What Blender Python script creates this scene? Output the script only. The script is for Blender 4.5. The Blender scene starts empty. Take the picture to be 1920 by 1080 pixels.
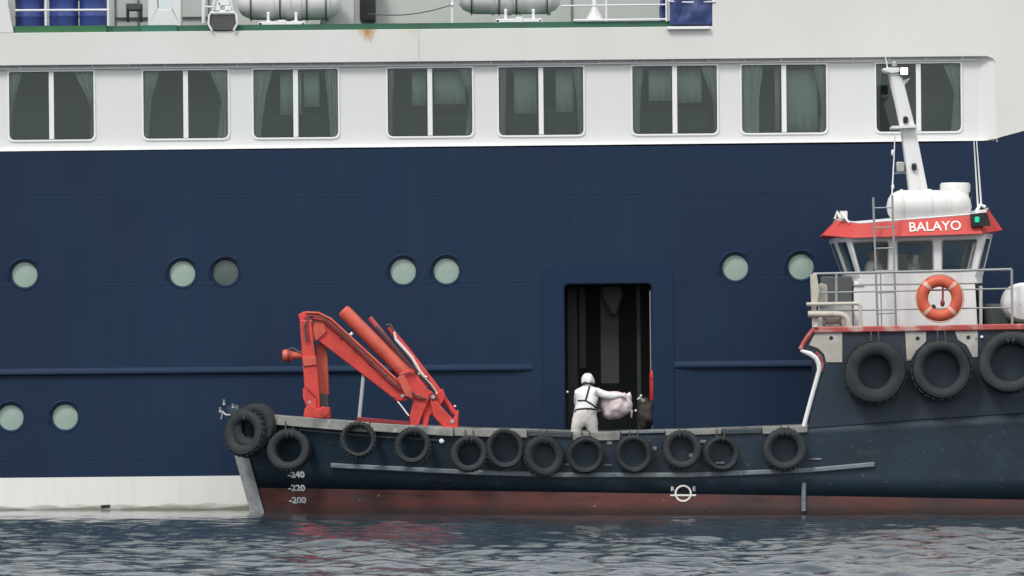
import bpy, bmesh, math, random
import numpy as np
from mathutils import Vector, Matrix, noise as mnoise
from mathutils.geometry import tessellate_polygon
from mathutils.bvhtree import BVHTree

random.seed(7)
rng = np.random.default_rng(7)
D, H, HY, S = 110.0, 2.0, 765.0, 100.0      # camera distance, camera height, horizon row, pixels per metre at Y = 0
scene = bpy.context.scene
COL = scene.collection

# ---------------------------------------------------------------- camera, sky, sun, exposure
cd = bpy.data.cameras.new('camera'); cam = bpy.data.objects.new('camera', cd); COL.objects.link(cam)
cam.location = (0, -D, H); cam.rotation_euler = (math.pi/2, 0, 0)
cd.sensor_width = 36; cd.lens = 36*S*D/1920.0; cd.shift_y = (HY-540)/1920.0
cd.clip_start = 1; cd.clip_end = 20000
scene.camera = cam

SUN_EL, SUN_AZ = math.radians(50), math.radians(-38)   # azimuth measured from the camera's back, negative = to the left
world = bpy.data.worlds.new('World'); scene.world = world; world.use_nodes = True
nt = world.node_tree; nt.nodes.clear()
sky = nt.nodes.new('ShaderNodeTexSky'); sky.sky_type = 'NISHITA'; sky.sun_disc = False
sky.sun_elevation = SUN_EL; sky.sun_rotation = math.radians(180) + SUN_AZ
sky.air_density = 1.0; sky.dust_density = 4.0; sky.ozone_density = 1.0
hsv = nt.nodes.new('ShaderNodeHueSaturation'); hsv.inputs['Saturation'].default_value = 0.22
bg = nt.nodes.new('ShaderNodeBackground'); bg.inputs['Strength'].default_value = 0.11
wo = nt.nodes.new('ShaderNodeOutputWorld')
nt.links.new(sky.outputs[0], hsv.inputs['Color']); # thin even cloud cover over the clear sky
cl = nt.nodes.new('ShaderNodeMix'); cl.data_type = 'RGBA'; cl.inputs['Factor'].default_value = 0.7; cl.inputs['B'].default_value = (6.3, 6.45, 6.75, 1)
nt.links.new(hsv.outputs[0], cl.inputs['A']); nt.links.new(cl.outputs['Result'], bg.inputs[0]); nt.links.new(bg.outputs[0], wo.inputs[0])

sl = bpy.data.lights.new('sun', 'SUN'); sl.energy = 1.5; sl.angle = math.radians(14); sl.color = (1.0, 0.97, 0.93)
so = bpy.data.objects.new('sun', sl); COL.objects.link(so)
sdir = Vector((math.sin(SUN_AZ)*math.cos(SUN_EL), -math.cos(SUN_AZ)*math.cos(SUN_EL), math.sin(SUN_EL)))
so.rotation_euler = sdir.to_track_quat('Z', 'Y').to_euler(); so.location = sdir*60

vs = scene.view_settings
vs.view_transform = 'Standard'; vs.look = 'None'; vs.gamma = 1; vs.exposure = 0.64; vs.use_curve_mapping = False
scene.render.engine = 'CYCLES'
scene.cycles.use_denoising = True
scene.cycles.max_bounces = 8; scene.cycles.transparent_max_bounces = 12
scene.cycles.caustics_reflective = False; scene.cycles.caustics_refractive = False

# ---------------------------------------------------------------- frames
def P(px, py, Y):
    k = (D+Y)/D
    return Vector(((px-960)/S*k, Y, H+(HY-py)/S*k))
SHIP_Y = 4.9; TILT = 0.0095
PIV = P(960, 690, SHIP_Y)
SHIPM = Matrix.Translation(PIV) @ Matrix.Rotation(-TILT, 4, 'Y')
SHIPI = SHIPM.inverted()
KS = (D+SHIP_Y)/D
def SP(px, py, dy=0.0):
    """point of the ship's own frame, dy metres behind its side plating"""
    return SHIPI @ P(px, py, SHIP_Y+dy)
def SV(px, pl, dy=0.0):
    """same, from rows levelled at the middle column"""
    return Vector(((px-960)/S*KS, dy, (690-pl)/S*KS))

# ---------------------------------------------------------------- materials
def M(name, col, rough=0.5, var=0.08, scale=2.0, bump=0.0, bscale=30.0, streak=None, blot=None, metal=0.0, spec=0.5, coat=0.0, seams=None, emit=None, extra=None):
    m = bpy.data.materials.new(name); m.use_nodes = True
    n = m.node_tree.nodes; L = m.node_tree.links
    b = n['Principled BSDF']
    b.inputs['Roughness'].default_value = rough; b.inputs['Metallic'].default_value = metal
    b.inputs['Specular IOR Level'].default_value = spec; b.inputs['Coat Weight'].default_value = coat
    if coat: b.inputs['Coat Roughness'].default_value = 0.08
    tc = n.new('ShaderNodeTexCoord')
    nz = n.new('ShaderNodeTexNoise'); nz.inputs['Scale'].default_value = scale; nz.inputs['Detail'].default_value = 6
    L.new(tc.outputs['Object'], nz.inputs['Vector'])
    mx = n.new('ShaderNodeMix'); mx.data_type = 'RGBA'
    mx.inputs['A'].default_value = tuple(c*(1-var) for c in col)+(1,)
    mx.inputs['B'].default_value = tuple(min(1, c*(1+var)) for c in col)+(1,)
    L.new(nz.outputs['Fac'], mx.inputs['Factor'])
    out = mx.outputs['Result']
    def layer(out, color, fac):
        k = n.new('ShaderNodeMix'); k.data_type = 'RGBA'
        L.new(fac, k.inputs['Factor']); L.new(out, k.inputs['A']); k.inputs['B'].default_value = tuple(color)+(1,)
        return k.outputs['Result']
    def ramp(fac, lo, hi, top):
        r = n.new('ShaderNodeMapRange'); r.inputs['From Min'].default_value = lo; r.inputs['From Max'].default_value = hi
        r.inputs['To Max'].default_value = top
        L.new(fac, r.inputs['Value']); return r.outputs['Result']
    def noise(sx, sy, sz, sc, det=5):
        mp = n.new('ShaderNodeMapping'); mp.inputs['Scale'].default_value = (sx, sy, sz)
        L.new(tc.outputs['Object'], mp.inputs['Vector'])
        q = n.new('ShaderNodeTexNoise'); q.inputs['Scale'].default_value = sc; q.inputs['Detail'].default_value = det
        L.new(mp.outputs[0], q.inputs['Vector']); return q.outputs['Fac']
    if streak:
        c, amt = streak
        out = layer(out, c, ramp(noise(5, 1, 0.35, 1.0), 0.45, 0.75, amt))
    for bl in (blot or []):
        c, lo, hi, sc, amt = bl[:5]; st = bl[5] if len(bl) > 5 else (1, 1, 1)
        out = layer(out, c, ramp(noise(st[0], st[1], st[2], sc), lo, hi, amt))
    if extra: out = extra(n, L, tc, out, layer, ramp, noise)
    L.new(out, b.inputs['Base Color'])
    hgt = None
    if bump:
        q = n.new('ShaderNodeTexNoise'); q.inputs['Scale'].default_value = bscale; q.inputs['Detail'].default_value = 4
        L.new(tc.outputs['Object'], q.inputs['Vector'])
        bp = n.new('ShaderNodeBump'); bp.inputs['Strength'].default_value = bump; bp.inputs['Distance'].default_value = 0.02
        L.new(q.outputs['Fac'], bp.inputs['Height']); L.new(bp.outputs[0], b.inputs['Normal'])
    if seams:
        # weld seams and slight dishing of steel plates
        sx, sz, amt = seams
        sep = n.new('ShaderNodeSeparateXYZ'); L.new(tc.outputs['Object'], sep.inputs[0])
        cmb = n.new('ShaderNodeCombineXYZ'); L.new(sep.outputs['X'], cmb.inputs['X']); L.new(sep.outputs['Z'], cmb.inputs['Y'])
        br = n.new('ShaderNodeTexBrick'); br.inputs['Scale'].default_value = 1.0
        br.inputs['Brick Width'].default_value = sx; br.inputs['Row Height'].default_value = sz
        br.inputs['Mortar Size'].default_value = 0.02; br.inputs['Mortar Smooth'].default_value = 1.0
        L.new(cmb.outputs[0], br.inputs['Vector'])
        wv = noise(1, 1, 1, 0.8, 2)
        ad = n.new('ShaderNodeMath'); ad.operation = 'MULTIPLY_ADD'; ad.inputs[1].default_value = 0.25
        L.new(br.outputs['Fac'], ad.inputs[0]); L.new(wv, ad.inputs[2])
        bp = n.new('ShaderNodeBump'); bp.inputs['Strength'].default_value = amt; bp.inputs['Distance'].default_value = 0.05
        L.new(ad.outputs[0], bp.inputs['Height']); L.new(bp.outputs[0], b.inputs['Normal'])
    if emit:
        b.inputs['Emission Color'].default_value = tuple(emit[0])+(1,); b.inputs['Emission Strength'].default_value = emit[1]
    return m

def fascia_extra(n, L, tc, out, layer, ramp, noise):
    # rust bleeding from a scupper, and a fainter one beside it
    for (px, pl, w, h, col, amt) in ((694, 50, 0.32, 0.36, (0.42, 0.22, 0.03), 0.95), (778, 49, 0.3, 0.3, (0.55, 0.48, 0.25), 0.4), (1395, 205, 0.05, 0.1, (0.3, 0.28, 0.26), 0.5)):
        c = SV(px, pl, 0)
        mp = n.new('ShaderNodeMapping'); mp.inputs['Location'].default_value = (-c.x/w, 0, -c.z/h); mp.inputs['Scale'].default_value = (1/w, 0, 1/h)
        L.new(tc.outputs['Object'], mp.inputs['Vector'])
        ln = n.new('ShaderNodeVectorMath'); ln.operation = 'LENGTH'; L.new(mp.outputs[0], ln.inputs[0])
        nz = noise(8, 1, 2.5, 1.2)
        sb = n.new('ShaderNodeMath'); sb.operation = 'MULTIPLY_ADD'; sb.inputs[1].default_value = 1.3
        L.new(nz, sb.inputs[0]); L.new(ln.outputs['Value'], sb.inputs[2])
        out = layer(out, col, ramp(sb.outputs[0], 1.5, 0.75, amt))
    return out

def foul_extra(n, L, tc, out, layer, ramp, noise):
    # weed and scum line where the white boot top meets the water
    sep = n.new('ShaderNodeSeparateXYZ'); L.new(tc.outputs['Object'], sep.inputs[0])
    nz = noise(0.8, 1, 5, 2.0)
    ad = n.new('ShaderNodeMath'); ad.operation = 'MULTIPLY_ADD'; ad.inputs[1].default_value = -0.22
    L.new(nz, ad.inputs[0]); L.new(sep.outputs['Z'], ad.inputs[2])
    z0 = (690-950.5)/S*KS
    out = layer(out, (0.16, 0.155, 0.11), ramp(ad.outputs[0], z0+0.02, z0-0.07, 0.9))
    return out

def wet_extra(n, L, tc, out, layer, ramp, noise):
    # dark wet band above the waterline and a patchy darker tone increasing towards the stern
    sep = n.new('ShaderNodeSeparateXYZ'); L.new(tc.outputs['Object'], sep.inputs[0])
    def madd(a, k_, b):
        q = n.new('ShaderNodeMath'); q.operation = 'MULTIPLY_ADD'; q.inputs[1].default_value = k_; L.new(a, q.inputs[0]); L.new(b, q.inputs[2]); return q.outputs[0]
    out = layer(out, (0.045, 0.034, 0.036), ramp(madd(noise(.5, 1, 4, 1.2), 3.0, sep.outputs['X']), 3.5, 8.5, 0.7))
    out = layer(out, (0.05, 0.04, 0.038), ramp(madd(noise(.9, 1, 3, 2.5), -.25, sep.outputs['Z']), 0.06, -0.05, 0.55))
    return out

WHITE = M('white_paint', (0.70, 0.71, 0.69), 0.42, 0.025, 0.8, streak=((0.6, 0.6, 0.56), 0.12), seams=(2.6, 1.4, 0.05))
FASC = M('white_fascia_paint', (0.69, 0.695, 0.665), 0.45, 0.04, 0.5, blot=[((0.60, 0.61, 0.56), 0.45, 0.7, 0.35, 0.5)], streak=((0.58, 0.585, 0.54), 0.10), extra=fascia_extra, seams=(3.2, 9.0, 0.06))
TRIM = M('white_frame_paint', (0.80, 0.81, 0.80), 0.3, 0.02)
NAVY = M('navy_hull_paint', (0.0118, 0.0285, 0.0635), 0.42, 0.10, 0.4, streak=((0.018, 0.033, 0.064), 0.5), blot=[((0.0105, 0.0235, 0.054), 0.45, 0.62, 0.25, 0.8, (1, 1, .45)), ((0.022, 0.037, 0.066), 0.60, 0.72, 0.9, 0.35, (1.6, 1, .25))], spec=0.19, seams=(3.4, 1.7, 0.2))
NAVY2 = M('navy_frame_paint', (0.0122, 0.0285, 0.0635), 0.42, 0.05, 1.0, spec=0.16)
BOOT = M('white_boot_top', (0.78, 0.775, 0.735), 0.5, 0.05, 1.0, extra=foul_extra, streak=((0.62, 0.61, 0.55), 0.25))
GREYW = M('grey_deckhouse_paint', (0.50, 0.51, 0.49), 0.55, 0.06, 1.2, streak=((0.34, 0.36, 0.34), 0.25), seams=(1.6, 1.3, 0.08))
GREEN = M('green_deck_paint', (0.022, 0.105, 0.062), 0.6, 0.25, 1.2, blot=[((0.04, 0.06, 0.05), 0.5, 0.7, 3, 0.6)])
CABIN = M('cabin_lining', (0.24, 0.265, 0.265), 0.8, 0.15, 1.0)
BLIND_REFL = M('pale_green_blind_reflection', (0.60, 0.66, 0.63), 0.8, 0.12, 2.0)  # pale tone also stands in for reflections in the panes
CURT = M('grey_curtain', (0.66, 0.68, 0.66), 0.9, 0.12, 6.0)
SEAT = M('dark_seat_fabric', (0.06, 0.08, 0.08), 0.9, 0.2, 3.0)
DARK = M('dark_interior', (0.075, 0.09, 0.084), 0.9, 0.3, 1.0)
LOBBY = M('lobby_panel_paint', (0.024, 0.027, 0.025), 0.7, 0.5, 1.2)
DARK2 = M('dark_panel', (0.08, 0.085, 0.09), 0.7, 0.3, 1.0)
PORTG = M('pale_porthole', (0.30, 0.40, 0.34), 0.12, 0.14, 4.0, coat=0.3)  # brightness of the room behind put into the disc's colour
PORTD = M('dark_porthole', (0.075, 0.105, 0.10), 0.1, 0.12, 4.0)
BLUEB = M('blue_plastic', (0.04, 0.068, 0.25), 0.4, 0.1, 2.0)
TARP = M('blue_tarpaulin', (0.036, 0.06, 0.18), 0.5, 0.2, 3.0)
RAFT = M('white_fibreglass', (0.70, 0.70, 0.68), 0.35, 0.04, 2.0, streak=((0.5, 0.5, 0.46), 0.25))
BAND = M('dark_rubber_band', (0.10, 0.10, 0.095), 0.6)
GALV = M('galvanised_steel', (0.42, 0.43, 0.42), 0.4, 0.12, 6.0, metal=0.4)
DGREY = M('dark_grey_rubber', (0.07, 0.075, 0.07), 0.6, 0.2, 4.0)
HULL = M('black_blue_hull', (0.0145, 0.026, 0.039), 0.45, 0.25, 1.2, spec=0.35, bump=0.25, bscale=7,
         blot=[((0.055, 0.065, 0.07), 0.56, 0.72, 2.2, 0.6, (1, 1, 2.2)), ((0.019, 0.036, 0.056), 0.45, 0.6, 0.7, 0.7), ((0.14, 0.15, 0.15), 0.66, 0.74, 6, 0.5, (1, 1, 3))])
BULW = M('black_grey_bulwark', (0.020, 0.0325, 0.050), 0.5, 0.2, 1.0, spec=0.35, bump=0.2, bscale=6,
         blot=[((0.033, 0.037, 0.052), 0.45, 0.65, 0.9, 0.7), ((0.10, 0.055, 0.035), 0.68, 0.76, 2.5, 0.5, (3, 1, .6)), ((0.09, 0.10, 0.10), 0.66, 0.76, 5, 0.4, (2, 1, 1))])
REDB = M('red_brown_antifouling', (0.135, 0.048, 0.042), 0.6, 0.25, 1.5, spec=0.3, bump=0.2, bscale=9,
         blot=[((0.075, 0.045, 0.045), 0.42, 0.62, 0.55, 0.85), ((0.20, 0.055, 0.036), 0.55, 0.75, 0.45, 0.6), ((0.06, 0.05, 0.05), 0.5, 0.62, 1.5, 0.6, (0.3, 1, 3)), ((0.42, 0.38, 0.36), 0.70, 0.73, 4.5, 0.9, (.8, 1, 2)), ((0.05, 0.03, 0.03), 0.55, 0.66, 3.5, 0.6, (.4, 1, 2.5))], extra=wet_extra)
CAP = M('worn_grey_cap', (0.24, 0.24, 0.222), 0.7, 0.25, 4.0, bump=0.4, bscale=15, blot=[((0.12, 0.125, 0.12), 0.5, 0.66, 3, 0.75), ((0.36, 0.35, 0.22), 0.62, 0.7, 1.3, 0.6), ((0.45, 0.45, 0.43), 0.6, 0.7, 7, 0.5)])
CAPD = M('dark_worn_cap', (0.035, 0.048, 0.058), 0.6, 0.3, 4.0, bump=0.4, bscale=15, blot=[((0.14, 0.15, 0.15), 0.6, 0.72, 4, 0.6)])
STEMP = M('pale_stem_paint', (0.36, 0.37, 0.37), 0.6, 0.2, 2.5, blot=[((0.16, 0.11, 0.08), 0.5, 0.7, 3, 0.6), ((0.22, 0.24, 0.25), 0.48, 0.64, 6, 0.6)])
RAILP = M('pale_rub_rail', (0.17, 0.20, 0.215), 0.6, 0.3, 3.0, bump=0.4, bscale=12, blot=[((0.05, 0.06, 0.07), 0.5, 0.7, 3.0, 0.75, (1, 1, 2))])
RUBBER = M('tyre_rubber', (0.027, 0.031, 0.034), 0.75, 0.3, 6.0, spec=0.3, bump=0.3, bscale=40, blot=[((0.062, 0.072, 0.078), 0.5, 0.72, 2.2, 0.5), ((0.012, 0.014, 0.015), 0.5, 0.7, 1.3, 0.7)])
ROPE = M('tarred_rope', (0.05, 0.05, 0.045), 0.9, 0.3, 20)
RED = M('crane_red', (0.60, 0.066, 0.054), 0.5, 0.18, 2.5, spec=0.3, bump=0.15, bscale=10, blot=[((0.36, 0.04, 0.035), 0.5, 0.72, 3.5, 0.6), ((0.66, 0.17, 0.12), 0.6, 0.74, 6, 0.4), ((0.10, 0.04, 0.03), 0.66, 0.74, 8, 0.5)])
REDT = M('crane_tube_red', (0.56, 0.10, 0.062), 0.5, 0.12, 2.0, blot=[((0.36, 0.05, 0.03), 0.5, 0.7, 3, 0.6)])
REDD = M('dark_red_paint', (0.22, 0.02, 0.025), 0.5, 0.2, 4)
BROW = M('red_brow_paint', (0.58, 0.055, 0.046), 0.45, 0.1, 2.5, blot=[((0.62, 0.10, 0.07), 0.5, 0.7, 2, 0.5)])
REDR = M('faded_red_rail', (0.40, 0.075, 0.065), 0.55, 0.2, 3, blot=[((0.50, 0.36, 0.33), 0.5, 0.62, 3.0, 0.75), ((0.2, 0.05, 0.05), 0.6, 0.7, 6, 0.5)])
BOATW = M('boat_white', (0.76, 0.76, 0.755), 0.4, 0.03, 1.5, streak=((0.62, 0.58, 0.50), 0.3), blot=[((0.50, 0.34, 0.19), 0.66, 0.78, 2.2, 0.5, (2.5, 1, .5))])
WORN = M('worn_cream_plate', (0.40, 0.38, 0.335), 0.65, 0.2, 4, bump=0.2, bscale=12, blot=[((0.55, 0.57, 0.58), 0.5, 0.65, 3, 0.7), ((0.16, 0.10, 0.07), 0.62, 0.72, 6, 0.8)])
CREAM = M('cream_pipe', (0.50, 0.475, 0.40), 0.35, 0.1, 5, blot=[((0.30, 0.26, 0.2), 0.55, 0.7, 6, 0.5)])
GREYR = M('grey_railing', (0.32, 0.335, 0.34), 0.4, 0.15, 8, metal=0.3)
WHITER = M('white_railing', (0.74, 0.75, 0.76), 0.35, 0.04)
RING = M('lifebuoy_orange', (0.60, 0.105, 0.05), 0.55, 0.15, 4, blot=[((0.42, 0.06, 0.045), 0.5, 0.7, 3, 0.5)])
LETTER = M('white_lettering', (0.78, 0.77, 0.74), 0.5, 0.05, 5)
MARK = M('worn_white_marking', (0.68, 0.69, 0.68), 0.6, 0.1, 5, blot=[((0.14, 0.15, 0.16), 0.56, 0.68, 9, 0.75)])
BLACK = M('black_fitting', (0.012, 0.012, 0.013), 0.4)
CLOTH = M('white_coverall', (0.72, 0.715, 0.70), 0.8, 0.05, 8, bump=0.8, bscale=11)
CLOTHT = M('white_trousers', (0.66, 0.64, 0.60), 0.8, 0.05, 8, bump=0.8, bscale=10)
SKIN = M('skin', (0.42, 0.25, 0.18), 0.55, 0.05, 8)
GLOVE = M('pale_glove', (0.62, 0.61, 0.59), 0.7, 0.06, 10)
STRAP = M('black_webbing', (0.014, 0.016, 0.018), 0.7)
BAGM = M('pinkish_bag', (0.76, 0.63, 0.65), 0.55, 0.06, 5, bump=0.5, bscale=9)
EXTR = M('bright_red_cylinder', (0.50, 0.03, 0.025), 0.35, 0.1, 4)
HOSE = M('white_hose', (0.74, 0.68, 0.64), 0.35, 0.05)
CHROME = M('bright_rod', (0.75, 0.76, 0.77), 0.12, 0.02, metal=0.9)
STRUT = M('grey_strut', (0.42, 0.44, 0.46), 0.4, 0.15, 6)
LAMPW = M('lit_white_lamp', (0.9, 0.9, 0.9), 0.3, emit=((1, 0.98, 0.95), 1.6))
LAMPG = M('lit_green_lamp', (0.0, 0.3, 0.15), 0.3, emit=((0.02, 0.55, 0.27), 0.6))
DECKM = M('boat_deck_steel', (0.06, 0.075, 0.07), 0.7, 0.3, 2, blot=[((0.15, 0.09, 0.06), 0.55, 0.7, 3, 0.6)])

def glass_mat(name, tint, gain=1.6):
    m = bpy.data.materials.new(name); m.use_nodes = True
    n = m.node_tree.nodes; L = m.node_tree.links; n.clear()
    tr = n.new('ShaderNodeBsdfTransparent'); tr.inputs[0].default_value = tuple(tint)+(1,)
    gl = n.new('ShaderNodeBsdfGlossy'); gl.inputs['Roughness'].default_value = 0.03; gl.inputs[0].default_value = (0.9, 1.0, 0.98, 1)
    tc = n.new('ShaderNodeTexCoord'); nz = n.new('ShaderNodeTexNoise'); nz.inputs['Scale'].default_value = 1.2
    bp = n.new('ShaderNodeBump'); bp.inputs['Strength'].default_value = 0.06; bp.inputs['Distance'].default_value = 0.05
    L.new(tc.outputs['Object'], nz.inputs['Vector']); L.new(nz.outputs['Fac'], bp.inputs['Height']); L.new(bp.outputs[0], gl.inputs['Normal'])
    fr = n.new('ShaderNodeFresnel'); fr.inputs['IOR'].default_value = 1.5
    ml = n.new('ShaderNodeMath'); ml.operation = 'MULTIPLY'; ml.inputs[1].default_value = gain; ml.use_clamp = True
    mx = n.new('ShaderNodeMixShader'); o = n.new('ShaderNodeOutputMaterial')
    L.new(fr.outputs[0], ml.inputs[0]); L.new(ml.outputs[0], mx.inputs[0]); L.new(tr.outputs[0], mx.inputs[1]); L.new(gl.outputs[0], mx.inputs[2])
    L.new(mx.outputs[0], o.inputs[0])
    return m
GLASS = glass_mat('tinted_window_glass', (0.84, 0.89, 0.87), 1.0)
GLASSB = glass_mat('wheelhouse_glass', (0.95, 0.97, 0.96), 0.8)

# ---------------------------------------------------------------- geometry helpers
def roundpoly(pts, r, seg=5):
    out = []; n = len(pts)
    for i, p in enumerate(pts):
        rr = r[i] if isinstance(r, (list, tuple)) else r
        p = Vector(p[:2]); a = Vector(pts[i-1][:2]); b = Vector(pts[(i+1) % n][:2])
        if rr <= 0: out.append((p.x, p.y)); continue
        u = (a-p).normalized(); v = (b-p).normalized()
        rr = min(rr, (a-p).length*0.5, (b-p).length*0.5)
        p0, p1 = p+u*rr, p+v*rr
        for k in range(seg+1):
            t = k/seg; q = p0*(1-t)**2 + p*2*t*(1-t) + p1*t*t
            out.append((q.x, q.y))
    return out
def circ(cx, cy, r, n=28, ry=None):
    ry = ry or r
    return [(cx+r*math.cos(2*math.pi*i/n), cy+ry*math.sin(2*math.pi*i/n)) for i in range(n)]

class MB:
    def __init__(s): s.v = []; s.f = []
    def add(s, vs, fs):
        o = len(s.v); s.v += [Vector(v) for v in vs]; s.f += [tuple(i+o for i in f) for f in fs]; return s
    def hexa(s, c):      # 8 corners: bottom ring 4, top ring 4
        return s.add(c, [(0, 1, 2, 3), (7, 6, 5, 4), (0, 4, 5, 1), (1, 5, 6, 2), (2, 6, 7, 3), (3, 7, 4, 0)])
    def box(s, a, b):
        x0, y0, z0 = a; x1, y1, z1 = b
        return s.hexa([(x0, y0, z0), (x1, y0, z0), (x1, y1, z0), (x0, y1, z0), (x0, y0, z1), (x1, y0, z1), (x1, y1, z1), (x0, y1, z1)])
    def bar(s, p, q, w, h):
        p = Vector(p); q = Vector(q); d = (q-p).normalized()
        u = d.cross(Vector((0, 1, 0)))
        u = u.normalized() if u.length > 1e-4 else Vector((1, 0, 0))
        v = d.cross(u); c = []
        for e in (p, q):
            c += [e+u*a*w/2+v*b*h/2 for a, b in ((-1, -1), (1, -1), (1, 1), (-1, 1))]
        return s.hexa(c)
    def plate(s, outer, holes, fn, depth):
        """flat sheet with holes; fn(x, y, d) maps to 3D, d runs 0 .. depth"""
        loops = [list(outer)]+[list(h) for h in holes]
        tris = tessellate_polygon([[Vector((p[0], p[1], 0)) for p in l] for l in loops])
        flat = [p for l in loops for p in l]; n = len(flat)
        vs = [fn(p[0], p[1], 0.0) for p in flat]+[fn(p[0], p[1], depth) for p in flat]
        fs = [tuple(t) for t in tris]+[tuple(i+n for i in reversed(t)) for t in tris]
        o = 0
        for l in loops:
            m = len(l)
            for i in range(m):
                j = (i+1) % m
                fs.append((o+i, o+j, o+j+n, o+i+n))
            o += m
        return s.add(vs, fs)
    def prism(s, pts, y0, y1, fn=None):   # outline in picture pixels at depth y0, extruded to y1 with the same size
        def f(px, py, d):
            q = P(px, py, y0); q.y = y0+d; return q
        return s.plate(pts, [], fn or f, y1-y0)
    def tube(s, pts, r, n=8, caps=True):
        pts = [Vector(p) for p in pts]; m = len(pts)
        rs = r if isinstance(r, (list, tuple)) else [r]*m
        T = []
        for i in range(m):
            a = pts[max(i-1, 0)]; b = pts[min(i+1, m-1)]; T.append((b-a).normalized())
        up = Vector((0, 0, 1)) if abs(T[0].z) < 0.9 else Vector((1, 0, 0))
        u = T[0].cross(up).normalized(); vs = []
        for i in range(m):
            u = (u - T[i]*u.dot(T[i])).normalized(); w = T[i].cross(u)
            for k in range(n):
                a = 2*math.pi*k/n; vs.append(pts[i]+(u*math.cos(a)+w*math.sin(a))*rs[i])
        fs = [(i*n+k, i*n+(k+1) % n, (i+1)*n+(k+1) % n, (i+1)*n+k) for i in range(m-1) for k in range(n)]
        if caps: fs += [tuple(range(n)), tuple(reversed(range((m-1)*n, m*n)))]
        return s.add(vs, fs)
    def lathe(s, prof, c, axis, n=24, closed=False):   # prof: (radius, height along axis)
        c = Vector(c); a = Vector(axis).normalized()
        u = a.orthogonal().normalized(); w = a.cross(u); vs = []
        for r, h in prof:
            for k in range(n):
                t = 2*math.pi*k/n; vs.append(c+a*h+(u*math.cos(t)+w*math.sin(t))*max(r, 1e-4))
        m = len(prof); rng_ = m if closed else m-1
        fs = [(i*n+k, i*n+(k+1) % n, ((i+1) % m)*n+(k+1) % n, ((i+1) % m)*n+k) for i in range(rng_) for k in range(n)]
        return s.add(vs, fs)
    def ball(s, c, rx, ry=None, rz=None, n=14, m=9):
        ry = ry or rx; rz = rz or rx; c = Vector(c)
        vs = []; fs = []
        for i in range(m+1):
            t = math.pi*i/m
            for k in range(n):
                a = 2*math.pi*k/n
                vs.append(c+Vector((rx*math.sin(t)*math.cos(a), ry*math.sin(t)*math.sin(a), rz*math.cos(t))))
        for i in range(m):
            for k in range(n): fs.append((i*n+k, i*n+(k+1) % n, (i+1)*n+(k+1) % n, (i+1)*n+k))
        return s.add(vs, fs)
    def mesh(s, name, org, smooth=True, angle=35):
        bm = bmesh.new()
        bv = [bm.verts.new(v-org) for v in s.v]
        for f in s.f:
            try: bm.faces.new([bv[i] for i in f])
            except ValueError: pass
        bmesh.ops.remove_doubles(bm, verts=bm.verts, dist=1e-4)
        bmesh.ops.recalc_face_normals(bm, faces=bm.faces)
        me = bpy.data.meshes.new(name); bm.to_mesh(me); bm.free()
        if smooth:
            me.polygons.foreach_set('use_smooth', [True]*len(me.polygons))
            me.set_sharp_from_angle(angle=math.radians(angle))
        return me
    def build(s, name, mat, parent=None, frame='w', base=None, bevel=0.0, smooth=True, angle=35):
        if parent is not None: org = ORG[parent.name]
        else: org = Vector(base) if base is not None else Vector((0, 0, 0))
        me = s.mesh(name, org, smooth, angle); me.materials.append(mat)
        o = bpy.data.objects.new(name, me); COL.objects.link(o); ORG[o.name] = org
        if parent is not None: o.parent = parent
        else: place(o, frame, org)
        if bevel:
            b = o.modifiers.new('bevel', 'BEVEL'); b.width = bevel; b.segments = 2; b.limit_method = 'ANGLE'; b.angle_limit = math.radians(40)
            b.harden_normals = False
        return o
ORG = {}
def place(o, frame, base):
    M4 = (SHIPM if frame == 's' else Matrix.Identity(4)) @ Matrix.Translation(base)
    o.location = M4.to_translation(); o.rotation_euler = M4.to_euler()
def tag(o, label=None, cat=None, group=None, kind=None):
    if label: o['label'] = label
    if cat: o['category'] = cat
    if group: o['group'] = group
    if kind: o['kind'] = kind
    return o
def root(name, label, cat, base, frame='w', group=None):
    o = bpy.data.objects.new(name, None); COL.objects.link(o); o.empty_display_size = 0.2
    ORG[o.name] = Vector(base); place(o, frame, Vector(base)); return tag(o, label, cat, group)
def copy_tree(o, parent=None):
    c = o.copy(); COL.objects.link(c); ORG[c.name] = ORG[o.name]
    if parent is not None: c.parent = parent
    for ch in list(o.children): copy_tree(ch, c)
    return c
def text_mesh(txt, size, offset=0.0, extrude=0.004):
    cu = bpy.data.curves.new('lettering', 'FONT'); cu.body = txt; cu.size = size; cu.align_x = 'CENTER'; cu.align_y = 'CENTER'
    cu.offset = offset; cu.extrude = extrude; cu.resolution_u = 4
    o = bpy.data.objects.new('lettering', cu); COL.objects.link(o)
    dg = bpy.context.evaluated_depsgraph_get(); me = bpy.data.meshes.new_from_object(o.evaluated_get(dg))
    bpy.data.objects.remove(o); bpy.data.curves.remove(cu); return me
def lettering(name, txt, size, mat, parent, pos, rot, offset=0.0):
    me = text_mesh(txt, size, offset); me.materials.clear(); me.materials.append(mat)
    o = bpy.data.objects.new(name, me); COL.objects.link(o); o.parent = parent
    o.location = Vector(pos)-ORG[parent.name]; o.rotation_euler = rot; ORG[o.name] = ORG[parent.name]; return o

def lerp_tab(x, tab):
    if x <= tab[0][0]: return tab[0][1]
    for (a, b), (c, d) in zip(tab, tab[1:]):
        if x <= c: return b+(d-b)*(x-a)/(c-a)
    return tab[-1][1]

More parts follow.
